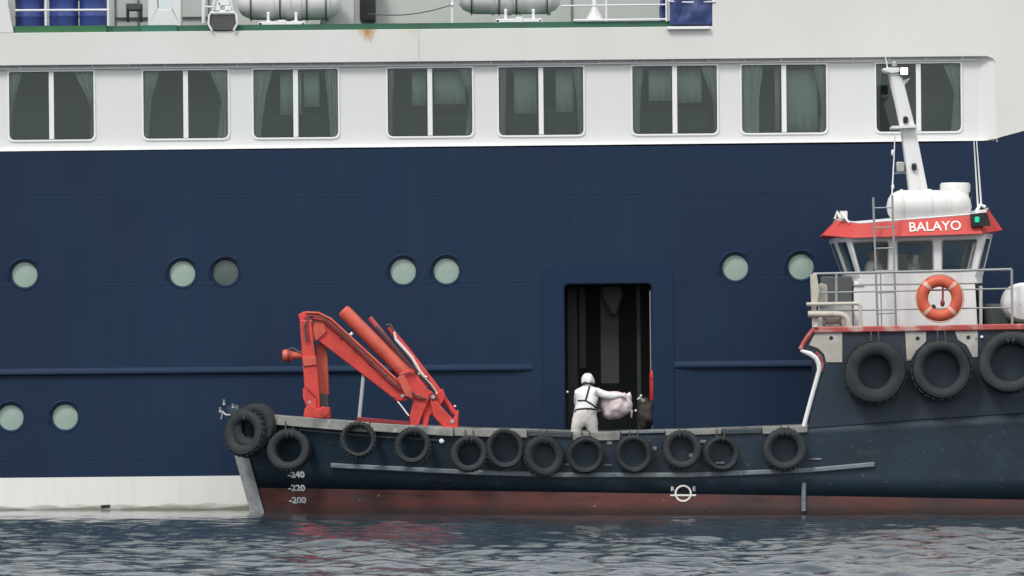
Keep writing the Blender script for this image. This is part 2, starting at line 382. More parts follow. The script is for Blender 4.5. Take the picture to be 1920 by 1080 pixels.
# ---------------------------------------------------------------- water
def make_water():
    xs = np.concatenate([[-4000, -1200, -400, -150, -70, -40, -25, -18], np.arange(-14, 14.01, 0.07), [18, 25, 40, 70, 150, 400, 1200, 4000]])
    ys = np.concatenate([[-4000, -1200, -500, -250, -150, -112, -80, -60, -50, -46], np.arange(-42, 5.4, 0.075), [6, 8, 12, 20, 40, 100, 400, 1200, 4000]])
    X, Y = np.meshgrid(xs, ys)
    Z = np.zeros_like(X); r = np.random.default_rng(21)
    for i in range(110):
        lam = 0.27*(11.0)**r.random()
        th = math.radians(r.normal(80, 42))           # mostly running along the line of sight
        k = 2*math.pi/lam; st = 0.0135*(0.8 if lam > 1.2 else 1.3)
        Z += (st/k)*np.sin(k*(X*math.cos(th)+Y*math.sin(th))+r.random()*6.283)
    patch = 1.0+0.22*np.sin(X*0.33+1.0+0.4*np.sin(Y*0.2))*np.sin(Y*0.13+0.6)+0.15*np.sin(X*0.9+Y*0.31)+0.25*np.clip((X-3)/5, -0.3, 1)
    fade = np.clip((15.5-np.abs(X))/2.0, 0, 1)*np.clip((Y+44)/3, 0, 1)*np.clip((6-Y)/0.8, 0, 1)
    t_ = np.clip((-Y-2-6*np.clip((X-4)/4, 0, 1)*0)/26.0, 0, 1)
    lee = 0.27+1.15*t_**0.85                      # calmer in the lee of the hulls
    Z *= fade*patch*lee
    nx, ny = len(xs), len(ys)
    co = np.stack([X, Y, Z], -1).reshape(-1, 3)
    ii = np.arange(nx*ny).reshape(ny, nx)
    q = np.stack([ii[:-1, :-1], ii[:-1, 1:], ii[1:, 1:], ii[1:, :-1]], -1).reshape(-1, 4)
    me = bpy.data.meshes.new('water')
    me.vertices.add(len(co)); me.vertices.foreach_set('co', co.ravel().astype(np.float32))
    me.loops.add(q.size); me.loops.foreach_set('vertex_index', q.ravel().astype(np.int32))
    me.polygons.add(len(q)); me.polygons.foreach_set('loop_start', np.arange(0, q.size, 4, dtype=np.int32))
    me.update(calc_edges=True); me.validate()
    me.polygons.foreach_set('use_smooth', np.ones(len(q), bool))
    m = bpy.data.materials.new('harbour_water'); m.use_nodes = True
    n = m.node_tree.nodes; L = m.node_tree.links; b = n['Principled BSDF']
    b.inputs['Base Color'].default_value = (0.032, 0.047, 0.058, 1); b.inputs['Roughness'].default_value = 0.06; b.inputs['IOR'].default_value = 1.33
    tc = n.new('ShaderNodeTexCoord'); mp = n.new('ShaderNodeMapping'); mp.inputs['Scale'].default_value = (1.0, 1.0, 1)
    nz = n.new('ShaderNodeTexNoise'); nz.inputs['Scale'].default_value = 8.0; nz.inputs['Detail'].default_value = 3
    bp = n.new('ShaderNodeBump'); bp.inputs['Strength'].default_value = 0.3; bp.inputs['Distance'].default_value = 0.02
    L.new(tc.outputs['Object'], mp.inputs[0]); L.new(mp.outputs[0], nz.inputs['Vector']); L.new(nz.outputs['Fac'], bp.inputs['Height']); L.new(bp.outputs[0], b.inputs['Normal'])
    me.materials.append(m)
    o = bpy.data.objects.new('water', me); COL.objects.link(o); tag(o, kind='structure')
make_water()

# ================================================================ THE SHIP
ship = bpy.data.objects.new('passenger_ship', None); COL.objects.link(ship); ship.matrix_world = SHIPM
ship.location = SHIPM.to_translation(); ship.rotation_euler = SHIPM.to_euler()
ORG[ship.name] = Vector((0, 0, 0))
tag(ship, 'large passenger ship with navy blue hull and white upper decks filling the background', 'ship')
def lvl(px, py): return py+TILT*(px-960)            # picture row to levelled row
def sv(dy0=0.0): return lambda px, pl, d: SV(px, pl, dy0+d)
def XL(px, py):                                     # picture point to levelled column, row
    q = SP(px, py); return (960+q.x*S/KS, 690-q.z*S/KS)

PORT = [(46, 515, 0), (342, 513, 0), (423, 511, 1), (756, 509, 0), (837, 508, 0), (1379, 502, 0), (1502, 500, 0), (20, 783, 0), (122, 782, 0)]
d0, d1 = XL(1058, 533), XL(1224, 812)
door_hole = roundpoly([(d0[0], d0[1]), (d1[0], d0[1]), (d1[0], d1[1]), (d0[0], d1[1])], [9, 9, 0, 0])
holes = [circ(*XL(px, py), 26.5) for px, py, _ in PORT]+[door_hole]
NT, BT = 276, 887
top_edge = [(-700, NT), (1600, NT), (1800, 275.5), (1850, 272), (1885, 265), (1920, 256), (2000, 232), (2150, 185), (2700, 90)]
MB().plate(top_edge+[(2700, BT), (-700, BT)], holes, sv(), 0.12).build('hull', NAVY, ship)
MB().plate([(-700, BT), (2700, BT), (2700, 1100), (-700, 1100)], [], sv(-0.012), 0.12).build('boot_top', BOOT, ship)
# white side plating: fascia below the open deck plus the solid plating forward of it
fas = [(-700, 53), (1342, 53), (1342, -320), (2700, -320)]+list(reversed(top_edge[3:]))+[(1872, 269), (1872, 126), (1866, 118), (1856, 114), (-700, 114)]
MB().plate(fas, [], sv(-0.015), 0.3).build('side_plating', FASC, ship, bevel=0.012)
# recessed window wall
WINX = [-194+82.5, 95.5, 347.5, 554, 806, 1014.5, 1265.5, 1470.5, 1723]
WPY = [200, 199, 196, 194, 191, 189, 186, 183.5, 179.5]
WC = [XL(a, b) for a, b in zip(WINX, WPY)]
WY = sum(c[1] for c in WC)/len(WC)
ww, wh = 82.5, 67
def wrect(cx, cy, a, b, r): return roundpoly([(cx-a, cy-b), (cx+a, cy-b), (cx+a, cy+b), (cx-a, cy+b)], [3, 3, r, r])
REC = 0.14
MB().plate([(-700, 112), (1842, 112), (1842, 268), (-700, 268)], [wrect(c[0], WY, ww-3, wh-3, 12) for c in WC], sv(REC), 0.06).build('window_wall', WHITE, ship)
mb = MB().add([SV(-700, 268, REC), SV(1842, 268, REC), SV(1874, 272, -0.008), SV(-700, 275.6, -0.01), SV(-700, 275.6, 0.3), SV(1874, 272, 0.3)], [(0, 1, 2, 3), (3, 2, 5, 4)])
mb.build('window_sill_ledge', WHITE, ship)
MB().add([SV(1842, 112, REC), SV(1842, 268, REC), SV(1874, 275, -.006), SV(1874, 112, -.006)], [(0, 1, 2, 3)]).build('recess_end', WHITE, ship)
# drip pipe and brackets under the overhang
mb = MB().tube([SV(-700, 120.5, REC-0.05), SV(1838, 120.5, REC-0.05)], 0.014, 6)
for px in range(-640, 1830, 68): mb.box(SV(px, 119, REC-0.06), SV(px+4, 113, REC))
mb.build('drip_pipe', TRIM, ship)
# cabin space behind the windows
mb = MB(); a, b = SV(-690, 105, REC+0.1), SV(1850, 272, REC+1.7)
x0, x1, y0, y1, z0, z1 = a.x, b.x, a.y, b.y, b.z, a.z
mb.add([(x0, y0, z0), (x1, y0, z0), (x1, y1, z0), (x0, y1, z0), (x0, y0, z1), (x1, y0, z1), (x1, y1, z1), (x0, y1, z1)],
       [(0, 1, 2, 3), (7, 6, 5, 4), (2, 3, 7, 6), (0, 4, 7, 3), (1, 2, 6, 5)])
for px in (-160, 222, 680, 1140, 1600): mb.box(SV(px, 106, REC+0.1), SV(px+8, 271, REC+1.65))
mb.build('cabin_interior', CABIN, ship)

# windows: one prototype, copied
def window_proto():
    k = KS/S; f = lambda x, y, d: Vector((x*k, d, -y*k))
    W = MB()
    W.plate(wrect(0, 0, ww, wh, 13), [wrect(0, 0, ww-3.2, wh-3.2, 11)], lambda x, y, d: f(x, y, d-0.025), 0.07)
    W.plate([(-4.5, -wh+4.2), (4.5, -wh+4.2), (4.5, wh-4.2), (-4.5, wh-4.2)], [], lambda x, y, d: f(x, y, d-0.018), 0.06)
    me = W.mesh('window', Vector()); me.materials.append(TRIM)
    w = bpy.data.objects.new('window', me); COL.objects.link(w); ORG[w.name] = Vector()
    w.parent = ship
    for sgn in (-1, 1):
        r = [0, 0, 11, 0] if sgn > 0 else [0, 0, 0, 11]
        xa, xb = (4.8, ww-4.2) if sgn > 0 else (-ww+4.2, -4.8)
        pm = MB().plate(roundpoly([(xa, -wh+4.2), (xb, -wh+4.2), (xb, wh-4.2), (xa, wh-4.2)], r), [], lambda x, y, d: f(x, y, d+0.02), 0.008).mesh('window_pane', Vector())
        pm.materials.append(GLASS)
        p = bpy.data.objects.new('window_pane', pm); COL.objects.link(p); ORG[p.name] = Vector(); p.parent = w
    return w
def curtain(side, tie, w0, w1, w2, seed):
    """gathered cloth hanging at one side of a window; widths at head, tie and hem"""
    r = random.Random(seed); k = KS/S; n = 40; rows = 16; vs = []; ph = r.random()*6
    for j in range(rows+1):
        t = j/rows
        wd = w0+(w1-w0)*(math.sin(min(t/tie, 1)*math.pi/2)**1.6) if t < tie else w1+(w2-w1)*((t-tie)/(1-tie))**0.7
        for i in range(n+1):
            u = i/n
            x = side*(ww-2-wd*u); z = -wh+2+t*(2*wh-2)
            y = 0.12+0.035*math.sin(u*22+ph+0.6*math.sin(t*3))+0.02*math.sin(u*9+t*2)
            vs.append(Vector((x*k, y, -z*k)))
    fs = [(j*(n+1)+i, j*(n+1)+i+1, (j+1)*(n+1)+i+1, (j+1)*(n+1)+i) for j in range(rows) for i in range(n)]
    me = MB().add(vs, fs).mesh('curtain', Vector(), True, 80); me.materials.append(CURT)
    o = bpy.data.objects.new('curtain', me); COL.objects.link(o); ORG[o.name] = Vector()
    sm = o.modifiers.new('cloth_thickness', 'SOLIDIFY'); sm.thickness = 0.006
    return o
wp = window_proto()
wins = []
for i, c in enumerate(WC):
    w = wp if i == 0 else copy_tree(wp, ship)
    w.location = SV(c[0], WY, REC); wins.append(w)
CU = {0: [(1, .5, 34, 12, 16)], 1: [(-1, .6, 24, 7, 6), (1, .62, 36, 7, 9)], 2: [(-1, .55, 30, 14, 9), (1, .5, 34, 14, 22)], 3: [(-1, .55, 36, 22, 14), (1, .6, 26, 20, 16)], 4: [(-1, .6, 14, 10, 9), (1, .5, 24, 6, 15)],
      5: [(-1, .6, 16, 14, 12), (1, .7, 18, 12, 9)], 6: [(-1, .6, 22, 16, 14), (1, .6, 30, 8, 6)], 7: [(-1, .6, 42, 34, 34), (1, .7, 22, 10, 14)], 8: [(-1, .6, 12, 8, 8), (1, .5, 32, 13, 20)]}
for i, cs in CU.items():
    for j, a in enumerate(cs):
        c = curtain(*a, seed=i*10+j); c.parent = wins[i]
# things seen dimly in the cabins: pale panels standing in for reflections, true blinds in one window, seat backs below
k = KS/S
BL = {3: [(-30, 10, -60, 20), (14, 44, -60, 5)], 4: [(-34, -8, -58, 5), (8, 66, -58, 3)], 5: [(-50, -8, -60, 22), (28, 62, -62, 20)], 6: [(-48, -6, -58, 0), (6, 52, -60, 4)], 7: [(-16, -6, -62, 60), (6, 66, -56, 62)]}
for i, ls in BL.items():
    for (xa, xb, ya, yb) in ls:
        mb = MB()
        nn = max(4, int((xb-xa)/5))
        prof = [(xa+(xb-xa)*j/nn, 0.32+0.02*math.sin(j*2.1)) for j in range(nn+1)]
        vs = [Vector((x*k, y, -ya*k)) for x, y in prof]+[Vector((x*k, y, -yb*k)) for x, y in prof]
        mb.add(vs, [(j, j+1, j+2+nn, j+1+nn) for j in range(nn)])
        me = mb.mesh('blind_reflection', Vector(), True, 80); me.materials.append(BLIND_REFL)
        o = bpy.data.objects.new('blind_reflection', me); COL.objects.link(o); ORG[o.name] = Vector(); o.parent = wins[i]
        o.modifiers.new('cloth_thickness', 'SOLIDIFY').thickness = 0.004
for i, xs_ in {1: [30], 3: [-28, 26], 4: [-44, 34], 5: [-30, 40], 6: [-40, 32], 7: [-50], 8: [44]}.items():
    for j, x in enumerate(xs_):
        hw = 26+((i*7+j*5) % 9); ht = 8+((i*5+j*11) % 16)
        mb = MB().plate(roundpoly([(x-hw, ht), (x+hw, ht), (x+hw+3, 80), (x-hw-3, 80)], [12, 12, 0, 0]), [], lambda px, py, d: Vector((px*k, 0.42+d, -py*k)), 0.16)
        me = mb.mesh('seat_back', Vector()); me.materials.append(SEAT)
        o = bpy.data.objects.new('seat_back', me); COL.objects.link(o); ORG[o.name] = Vector(); o.parent = wins[i]

# portholes
kk = KS/S
def port_proto():
    mb = MB().lathe([(0.262*KS, -0.010), (0.285*KS, -0.008), (0.285*KS, 0.02), (0.25*KS, 0.10), (0.236*KS, 0.10), (0.236*KS, 0.055), (0.250*KS, 0.03)], (0, 0, 0), (0, 1, 0), 36, closed=True)
    me = mb.mesh('porthole', Vector()); me.materials.append(NAVY2)
    p = bpy.data.objects.new('porthole', me); COL.objects.link(p); ORG[p.name] = Vector(); p.parent = ship
    g = MB().lathe([(0.0001, 0.050), (0.15*KS, 0.054), (0.239*KS, 0.062), (0.239*KS, 0.075), (0.0001, 0.075)], (0, 0, 0), (0, 1, 0), 36).mesh('porthole_glass', Vector()); g.materials.append(PORTG)
    o = bpy.data.objects.new('porthole_glass', g); COL.objects.link(o); ORG[o.name] = Vector(); o.parent = p
    # bar added at upper left to give the rim its light and shade crescent
    pts = [Vector((0.305*KS*math.cos(a), -0.02, 0.305*KS*math.sin(a))) for a in np.linspace(math.radians(40), math.radians(205), 22)]
    e = MB().tube(pts, [0.006]+[0.017]*20+[0.006], 8).mesh('crescent_bar', Vector()); e.materials.append(NAVY2)
    o = bpy.data.objects.new('crescent_bar', e); COL.objects.link(o); ORG[o.name] = Vector(); o.parent = p
    return p
pp = port_proto()
for i, (px, py, dk) in enumerate(PORT):
    p = pp if i == 0 else copy_tree(pp, ship)
    p.location = SP(px, py, 0.0)
    if dk:
        for ch in p.children:
            if ch.name.startswith('porthole_glass'):
                ch.data = ch.data.copy(); ch.data.materials[0] = PORTD; ch['label'] = 'darker porthole glass'

# side door: raised frame, dark lobby, jamb, hanging strips
fo = [XL(1016, 496), XL(1262, 494)]
dxa, dxb, dyt = d0[0]-1.5, d1[0]+1.5, d0[1]-1.5
us = roundpoly([(fo[0][0], 812.5), (fo[0][0], fo[0][1]), (fo[1][0], fo[0][1]), (fo[1][0], 812.5), (dxb, 812.5), (dxb, dyt), (dxa, dyt), (dxa, 812.5)], [0, 16, 16, 0, 0, 9, 9, 0])
MB().plate(us, [], sv(-0.018), 0.017).build('door_surround', NAVY2, ship, bevel=0.012)
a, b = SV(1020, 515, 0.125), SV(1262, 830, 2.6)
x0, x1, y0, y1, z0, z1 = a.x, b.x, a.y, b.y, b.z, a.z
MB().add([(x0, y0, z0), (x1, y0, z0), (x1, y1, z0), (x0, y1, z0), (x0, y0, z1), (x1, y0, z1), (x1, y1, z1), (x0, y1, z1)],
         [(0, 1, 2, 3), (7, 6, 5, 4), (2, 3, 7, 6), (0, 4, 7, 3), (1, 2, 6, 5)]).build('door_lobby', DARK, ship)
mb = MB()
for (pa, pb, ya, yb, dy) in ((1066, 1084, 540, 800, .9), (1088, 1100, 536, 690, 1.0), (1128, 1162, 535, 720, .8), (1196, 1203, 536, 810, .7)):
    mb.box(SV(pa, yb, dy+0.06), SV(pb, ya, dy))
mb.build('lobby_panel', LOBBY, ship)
mb = MB().plate([XL(*p) for p in ((1127, 534), (1168, 534), (1170, 552), (1163, 575), (1158, 592), (1146, 590), (1138, 572), (1130, 560))], [], sv(0.6), 0.2); mb.build('hanging_cover', LOBBY, ship, bevel=0.05)
MB().tube([SP(1219, 545, 0.1), SP(1220, 640, 0.12), SP(1221, 740, 0.1), SP(1224, 806, 0.1)], 0.016, 6).build('door_cable', GREYR, ship)
mb = MB()
for (px, py) in ((1064, 735), (1202, 742), (1192, 770)): mb.ball(SP(px, py, 0.05), 0.025, n=8, m=5)
mb.build('lobby_white_dot', TRIM, ship)  # small white balls for pale spots in the doorway

# rubbing strake in two runs
for (xa, xb) in ((-700, 998), (1262, 2700)):
    yl = 690 if xa < 0 else 688
    prof = [(-8, 0.0), (-7, 0.03), (0, 0.07), (3, 0.075), (5, 0.06), (6, 0.0)]
    vs = []; ends = [xa, xa+1, xb-38, xb] if xa < 0 else [xa, xa+38, xb-1, xb]
    sc_ = [1, 1, 1, 0.1] if xa < 0 else [0.1, 1, 1, 1]
    for e, q in zip(ends, sc_):
        vs += [SV(e, yl+a, -b_*q) for a, b_ in prof]
    n_ = len(prof)
    fs = [(i*n_+j, i*n_+j+1, (i+1)*n_+j+1, (i+1)*n_+j) for i in range(3) for j in range(n_-1)]
    MB().add(vs, fs).build('rubbing_strake', NAVY2, ship)
# scuff near the waterline
mb = MB().plate([(186, 940), (205, 939), (203, 945), (188, 946)], [], sv(-0.017), 0.006); mb.build('hull_scuff', BLACK, ship)
MB().box(SV(790.5, 112, -0.019), SV(791.6, 54, -0.0145)).build('plating_joint', GREYW, ship)

# inner body of the ship, open deck and deckhouse
a, b = SV(-700, 1100, 3.2), SV(2700, 60, 9.0)
MB().box(a, b).build('inner_body', GREYW, ship)
MB().box(SV(-700, 60, 0.29), SV(1342, 55, 3.2)).build('open_deck', GREEN, ship)
wall = [(-700, -320), (1340, -320), (1340, 58), (-700, 58)]
MB().plate(wall, [roundpoly([(288, -60), (320, -60), (318, 13), (290, 13)], 6)], sv(2.4), 0.1).build('deckhouse_wall', GREYW, ship)
MB().box(SV(-700, -230, 1.7), SV(1342, -242, 3.0)).build('unseen_overhead', WHITE, ship)  # unseen deck above, added for shade and set back off the canisters
MB().box(SV(-700, 54.0, 0.12), SV(1341, 41, 0.2)).build('deck_coaming', GREEN, ship)
for px in (206, 250, 385, 700, 1080, 1290): MB().box(SV(px, 41, 2.39), SV(px+1.5, -300, 2.35)).build('wall_joint', DGREY, ship)
MB().box(SV(208, 12, 2.389), SV(249, 10.5, 2.35)).build('wall_joint', DGREY, ship)
MB().box(SV(252, 12, 2.389), SV(384, 10.5, 2.35)).build('wall_joint', DGREY, ship)
# slanted end of the solid bulwark, upper left
MB().plate([(-700, -300), (14, -300), (22, 0), (31, 48), (31, 53), (-700, 53)], [], sv(-0.02), 0.12).build('bulwark_end', WHITE, ship, bevel=0.01)
# brighter coaming stretch under barrels
MB().box(SV(31, 53.5, 0.06), SV(205, 40, 0.115)).build('barrel_ledge', M('bright_green_paint', (0.03, 0.14, 0.05), 0.55, 0.25, 2.0), ship)
# white cabinet with rounded window in front of deckhouse
cab = MB().plate([XL(273, -130), XL(336, -130), XL(336, 46), XL(273, 46)], [roundpoly([XL(288, -60), XL(321, -60), XL(318, 13), XL(291, 13)], 6)], sv(0.7), 0.5).build('deck_locker', WHITE, ship, bevel=0.012)
MB().box(SV(283, 12, 0.86), SV(326, -70, 0.9)).build('locker_window', GLASS, cab)
MB().box(SV(270, 54, 0.05), SV(337, 40.5, 0.114)).build('locker_plinth', M('teal_green_paint', (0.03, 0.15, 0.10), 0.55, 0.2, 2.0), cab)
# railings of the open deck
mb = MB()
def srail(mb, pts, r=0.022): mb.tube([SP(*p) for p in pts], r, 8)
srail(mb, [(28, 19.5, 0.05), (205, 18.5, 0.05)]); srail(mb, [(28, -45, 0.05), (205, -46, 0.05)])
for px in (86, 203): srail(mb, [(px, 48, 0.05), (px-1, -48, 0.05)])
mb.build('deck_railing', WHITER, ship)
mb = MB()
srail(mb, [(1052, 11, 0.09), (1252, 8.5, 0.09)], 0.016); srail(mb, [(1075, 38, 0.09), (1252, 36, 0.09)], 0.02); srail(mb, [(1052, -40, 0.09), (1252, -42, 0.09)], 0.02)
srail(mb, [(1137, 40, 0.09), (1136, -42, 0.09)], 0.022); srail(mb, [(1250, 40, 0.09), (1249, -42, 0.09)], 0.022); srail(mb, [(1341, 46, 0.03), (1341, -42, 0.03)], 0.02)
srail(mb, [(1252, 2, -0.03), (1290, 4.5, -0.03), (1341, 3.0, -0.03)], 0.016)
mb.build('deck_railing', WHITER, ship)
mb = MB(); srail(mb, [(848, 46, 0.3), (848, -45, 0.3)], 0.025); mb.ball(SP(848, 9, 0.27), 0.035, n=8, m=6); mb.build('stanchion', WHITER, ship)
mb = MB(); srail(mb, [(382, 44, 0.5), (382, -120, 0.5)], 0.04); srail(mb, [(404, 40, 0.5), (402, -120, 0.5)], 0.03)
for y in (13, -22, -58, -94): srail(mb, [(382, y, 0.5), (404, y, 0.5)], 0.022)
mb.build('deck_ladder', WHITER, ship)
# sagging cable
mb = MB().tube([SP(690+160*t, 26-18*(t)**2.2+10*math.sin(math.pi*t)*0.45, 1.4) for t in np.linspace(0, 1, 18)], 0.012, 6); mb.build('sagging_cable', DGREY, ship)
MB().box(SV(676, 22, 2.0), SV(706, -60, 2.39)).build('black_box', BLACK, ship)  # black box standing out from the deckhouse wall
mb = MB().plate([(614, 0), (660, -60), (668, -60), (668, 36), (600, 38)], [], sv(1.2), 0.5); mb.build('vent_housing', GREYW, ship, bevel=0.02)
MB().box(SV(1257, 58.5, -0.1), SV(1337, 53, -0.016)).build('tarp_ledge', TRIM, ship, bevel=0.006)

# loose things on the open deck (each its own object)
def sroot(name, label, cat, base, group=None): return root(name, label, cat, base, 's', group)
for i, (px, lab) in enumerate(((58, 'blue plastic barrel behind the railing beside the slanted white bulwark end'), (122, 'blue plastic barrel in the middle of three behind the railing'), (179, 'blue plastic barrel right of the others next to the grey deckhouse wall'))):
    c = SV(px, 52, 0.55); h = 0.98; r = 0.285
    t = sroot('plastic_barrel', lab, 'barrel', c, 'blue barrels behind the deck railing')
    MB().lathe([(0, 0), (r*.93, 0), (r*.97, .03), (r, .1), (r, .30), (r*1.03, .32), (r*1.03, .35), (r, .37), (r, .63), (r*1.03, .65), (r*1.03, .68), (r, .7), (r, .9), (r*.95, .96), (r*.9, .98), (r*.88, .95), (0, .95)], c, (0, 0, 1), 24).build('drum', BLUEB, t)
    MB().lathe([(0.03, 0), (0.03, .03), (0, .03)], c+Vector((0.14, 0, .952)), (0, 0, 1), 10).build('bung', TRIM, t)

def raft(name, label, xa, xb, pyc, r, frame, Y, ribs, group, base=None, cradle=True):
    """cylindrical life raft canister lying along X between picture columns xa and xb"""
    f = (lambda px, py, dy=0: SP(px, py, Y+dy)) if frame == 's' else (lambda px, py, dy=0: P(px, py, Y+dy))
    A, B = f(xa, pyc), f(xb, pyc); Lh = (B-A).length; ax = (B-A).normalized()
    t = root(name, label, 'life raft', (A+B)/2-Vector((0, 0, r+0.12)), frame, group)
    e = min(0.35, Lh*0.16)
    prof = [(0, 0), (r*.45, 0.03), (r*.75, e*.35), (r*.93, e*.8), (r*.98, e), (r*.98, Lh/2-.05), (r*1.05, Lh/2-.04), (r*1.05, Lh/2+.04), (r*.98, Lh/2+.05), (r*.98, Lh-e), (r*.93, Lh-e*.8), (r*.75, Lh-e*.35), (r*.45, Lh-.03), (0, Lh)]
    MB().lathe(prof, A, ax, 28).build('canister', RAFT, t)
    for px, wd, mt in ribs:
        c = f(px, pyc)
        MB().lathe([(r*.96, -wd/2), (r*1.035, -wd/2), (r*1.035, wd/2), (r*.96, wd/2)], A+ax*((c-A).dot(ax)), ax, 28, closed=True).build('strap', mt, t)
    return t
G1 = 'life raft canisters on the ship open deck'
r1 = raft('life_raft', 'long white life raft canister on the ship deck beside the oval fairlead', 444, 640, 4, 0.36, 's', 0.75,
     [(471, .025, BAND), (512, .05, RAFT), (526, .03, BAND), (563, .05, RAFT), (576, .03, BAND), (612, .02, BAND), (616, .03, RAFT)], G1)
r2 = raft('life_raft', 'white life raft canister with dark straps right on the ship deck nearer the blue tarpaulin', 858, 1052, -5, 0.34, 's', 0.75,
     [(884, .025, BAND), (924, .05, RAFT), (936, .03, BAND), (968, .03, BAND), (975, .04, RAFT), (1026, .02, BAND), (1030, .05, RAFT)], G1)
for t, xa, xb, y0 in ((r1, 485, 571, 41.5), (r2, 930, 1016, 36)):
    mb = MB()
    q = lambda px, py, dy: SP(px, py, dy)
    mb.bar(q(xa, y0+3, 0.3), q(xb, y0+2, 0.3), 0.07, 0.08)
    for px in (xa+3, xb-2): mb.bar(q(px, y0+1, 0.3), q(px, y0+13, 0.3), 0.07, 0.08)
    for px in (xa+18, xb-16):
        mb.bar(q(px, y0+1, 0.34), q(px, y0-16, 0.34), 0.05, 0.05); mb.bar(q(px, y0-2, 0.34), q(px, y0-2, 1.2), 0.06, 0.06)
        mb.ball(q(px, y0-16, 0.34), 0.035, n=8, m=6)
    mb.box(q((xa+xb)/2-6, y0+6, 0.24), q((xa+xb)/2+7, y0-4, 0.3))
    mb.build('cradle', TRIM, t, bevel=0.008)

c = SP(418, 43, 0.0)
t = sroot('mooring_fairlead', 'dark oval roller fairlead in a white frame on the deck edge left of the canisters', 'fairlead', c+Vector((0, 0, -.16)))
MB().plate(roundpoly([(-26, -16), (26, -16), (22, 14), (-22, 14)], [8, 8, 12, 12]), [], lambda x, y, d: c+Vector((x*kk, d-0.05, -y*kk)), 0.25).build('roller_body', DGREY, t, bevel=0.03)
MB().tube([c+Vector((x*kk, -0.07, -y*kk)) for x, y in ((-20, 15), (-27, 2), (-25, -15), (-22, -19), (22, -19), (25, -15), (27, 2), (20, 15))], 0.02, 8).build('frame', TRIM, t)
mb = MB()
for (x, y, w, h) in ((-12, -30, 14, 20), (10, -26, 12, 13), (2, -44, 22, 22), (-3, -22, 34, 5)):
    mb.box(c+Vector(((x-w/2)*kk, 0.05, -(y+h/2)*kk)), c+Vector(((x+w/2)*kk, 0.05+0.12+0.004*w, -(y-h/2)*kk)))
mb.tube([c+Vector((20*kk, .02, 16*kk)), c+Vector((14*kk, .02, 50*kk)), c+Vector((8*kk, 0.05, 90*kk))], 0.02, 6)
mb.tube([c+Vector((-20*kk, .02, 16*kk)), c+Vector((-14*kk, .02, 50*kk)), c+Vector((-8*kk, 0.05, 90*kk))], 0.02, 6)
mb.build('fairlead_post', TRIM, t, bevel=0.01)

c = SP(253, 41, 1.9)
t = sroot('deck_stool', 'small dark framed stool standing against the grey deckhouse wall', 'stool', c)
MB().box(c+Vector((-.17, -.16, .22)), c+Vector((.15, .16, .36))).build('seat', DARK2, t, bevel=0.02)
for x in (-.14, .12):
    for y in (-.13, .13): MB().box(c+Vector((x-.022, y-.02, 0)), c+Vector((x+.022, y+.02, .22))).build('leg', BLACK, t)
c = SP(1115, 41, 0.55)
t = sroot('ventilator_cone', 'white conical ventilator on the ship deck beside the thin railing post', 'ventilator', c)
MB().lathe([(0, 0), (.19, 0), (.19, .03), (.17, .05), (.12, .16), (.075, .24), (.045, .30), (.04, .9), (0, .9)], c, (0, 0, 1), 18).build('cone', RAFT, t)
MB().lathe([(0, .9), (.14, .9), (.12, .98), (.05, 1.04), (0, 1.05)], c, (0, 0, 1), 16).build('cowl', RAFT, t)

# blue tarpaulin
def tarp():
    base = SP(1297, 48, 0.1)
    t = sroot('blue_tarpaulin', 'crumpled dark blue tarpaulin cover lashed to the railing at end of open deck', 'tarpaulin', base)
    n, m = 40, 26; vs = []
    for j in range(m+1):
        for i in range(n+1):
            u, v = i/n, j/m
            px = 1256+84*u; py = -50+97*v
            f_ = mnoise.noise(Vector((u*4+v*2.2, v*3.2-u, 3.1)))*0.10+mnoise.noise(Vector((u*9, v*7+u*4, 7.7)))*0.045+0.05*math.sin((u*1.3+v)*7)
            edge = min(1, 6*min(u, 1-u, 1-v+0.02))
            vs.append(SP(px, py, 0.02-0.06*edge+f_*0.55*edge))
    fs = [(j*(n+1)+i, j*(n+1)+i+1, (j+1)*(n+1)+i+1, (j+1)*(n+1)+i) for j in range(m) for i in range(n)]
    o = MB().add(vs, fs).build('cover', TARP, t, angle=60); sm = o.modifiers.new('cloth_thickness', 'SOLIDIFY'); sm.thickness = 0.3; sm.offset = -1
    mb = MB()
    vs = []
    for j in range(13):
        for i in range(9):
            u, v = i/8, j/12; py = -50+89*v
            vs.append(SP(1239+13*u+3*math.sin(v*6), py, 0.12+0.12*abs(u-.4)+0.03*mnoise.noise(Vector((u*3, v*5, 1)))))
    fs = [(j*9+i, j*9+i+1, (j+1)*9+i+1, (j+1)*9+i) for j in range(12) for i in range(8)]
    o = mb.add(vs, fs).build('side_fold', TARP, t, angle=60); o.modifiers.new('cloth_thickness', 'SOLIDIFY').thickness = 0.1
tarp()

c = SP(1224, 722, 0.06)
t = sroot('red_cylinder', 'slim bright red cylinder fixed upright on right edge of the open side door', 'cylinder', c-Vector((0, 0, .34)))
MB().lathe([(0, -.32), (.05, -.31), (.066, -.27), (.066, .2), (.055, .26), (.03, .29), (0, .3)], c, (0, 0, 1), 18).build('body', EXTR, t)
MB().lathe([(0, .29), (.03, .29), (.03, .35), (0, .36)], c, (0, 0, 1), 10).build('neck', REDD, t)
mb = MB()
for z in (-.2, .12): mb.lathe([(.07, -.015), (.074, -.015), (.074, .015), (.07, .015)], c+Vector((0, 0, z)), (0, 0, 1), 18, closed=True)
mb.build('clamp', REDD, t)
MB().tube([c+Vector((0, 0, -.31)), c+Vector((.02, -.03, -.45)), c+Vector((.07, -.02, -.62)), c+Vector((.04, 0, -.8))], .014, 6).build('hose', GREYR, t)

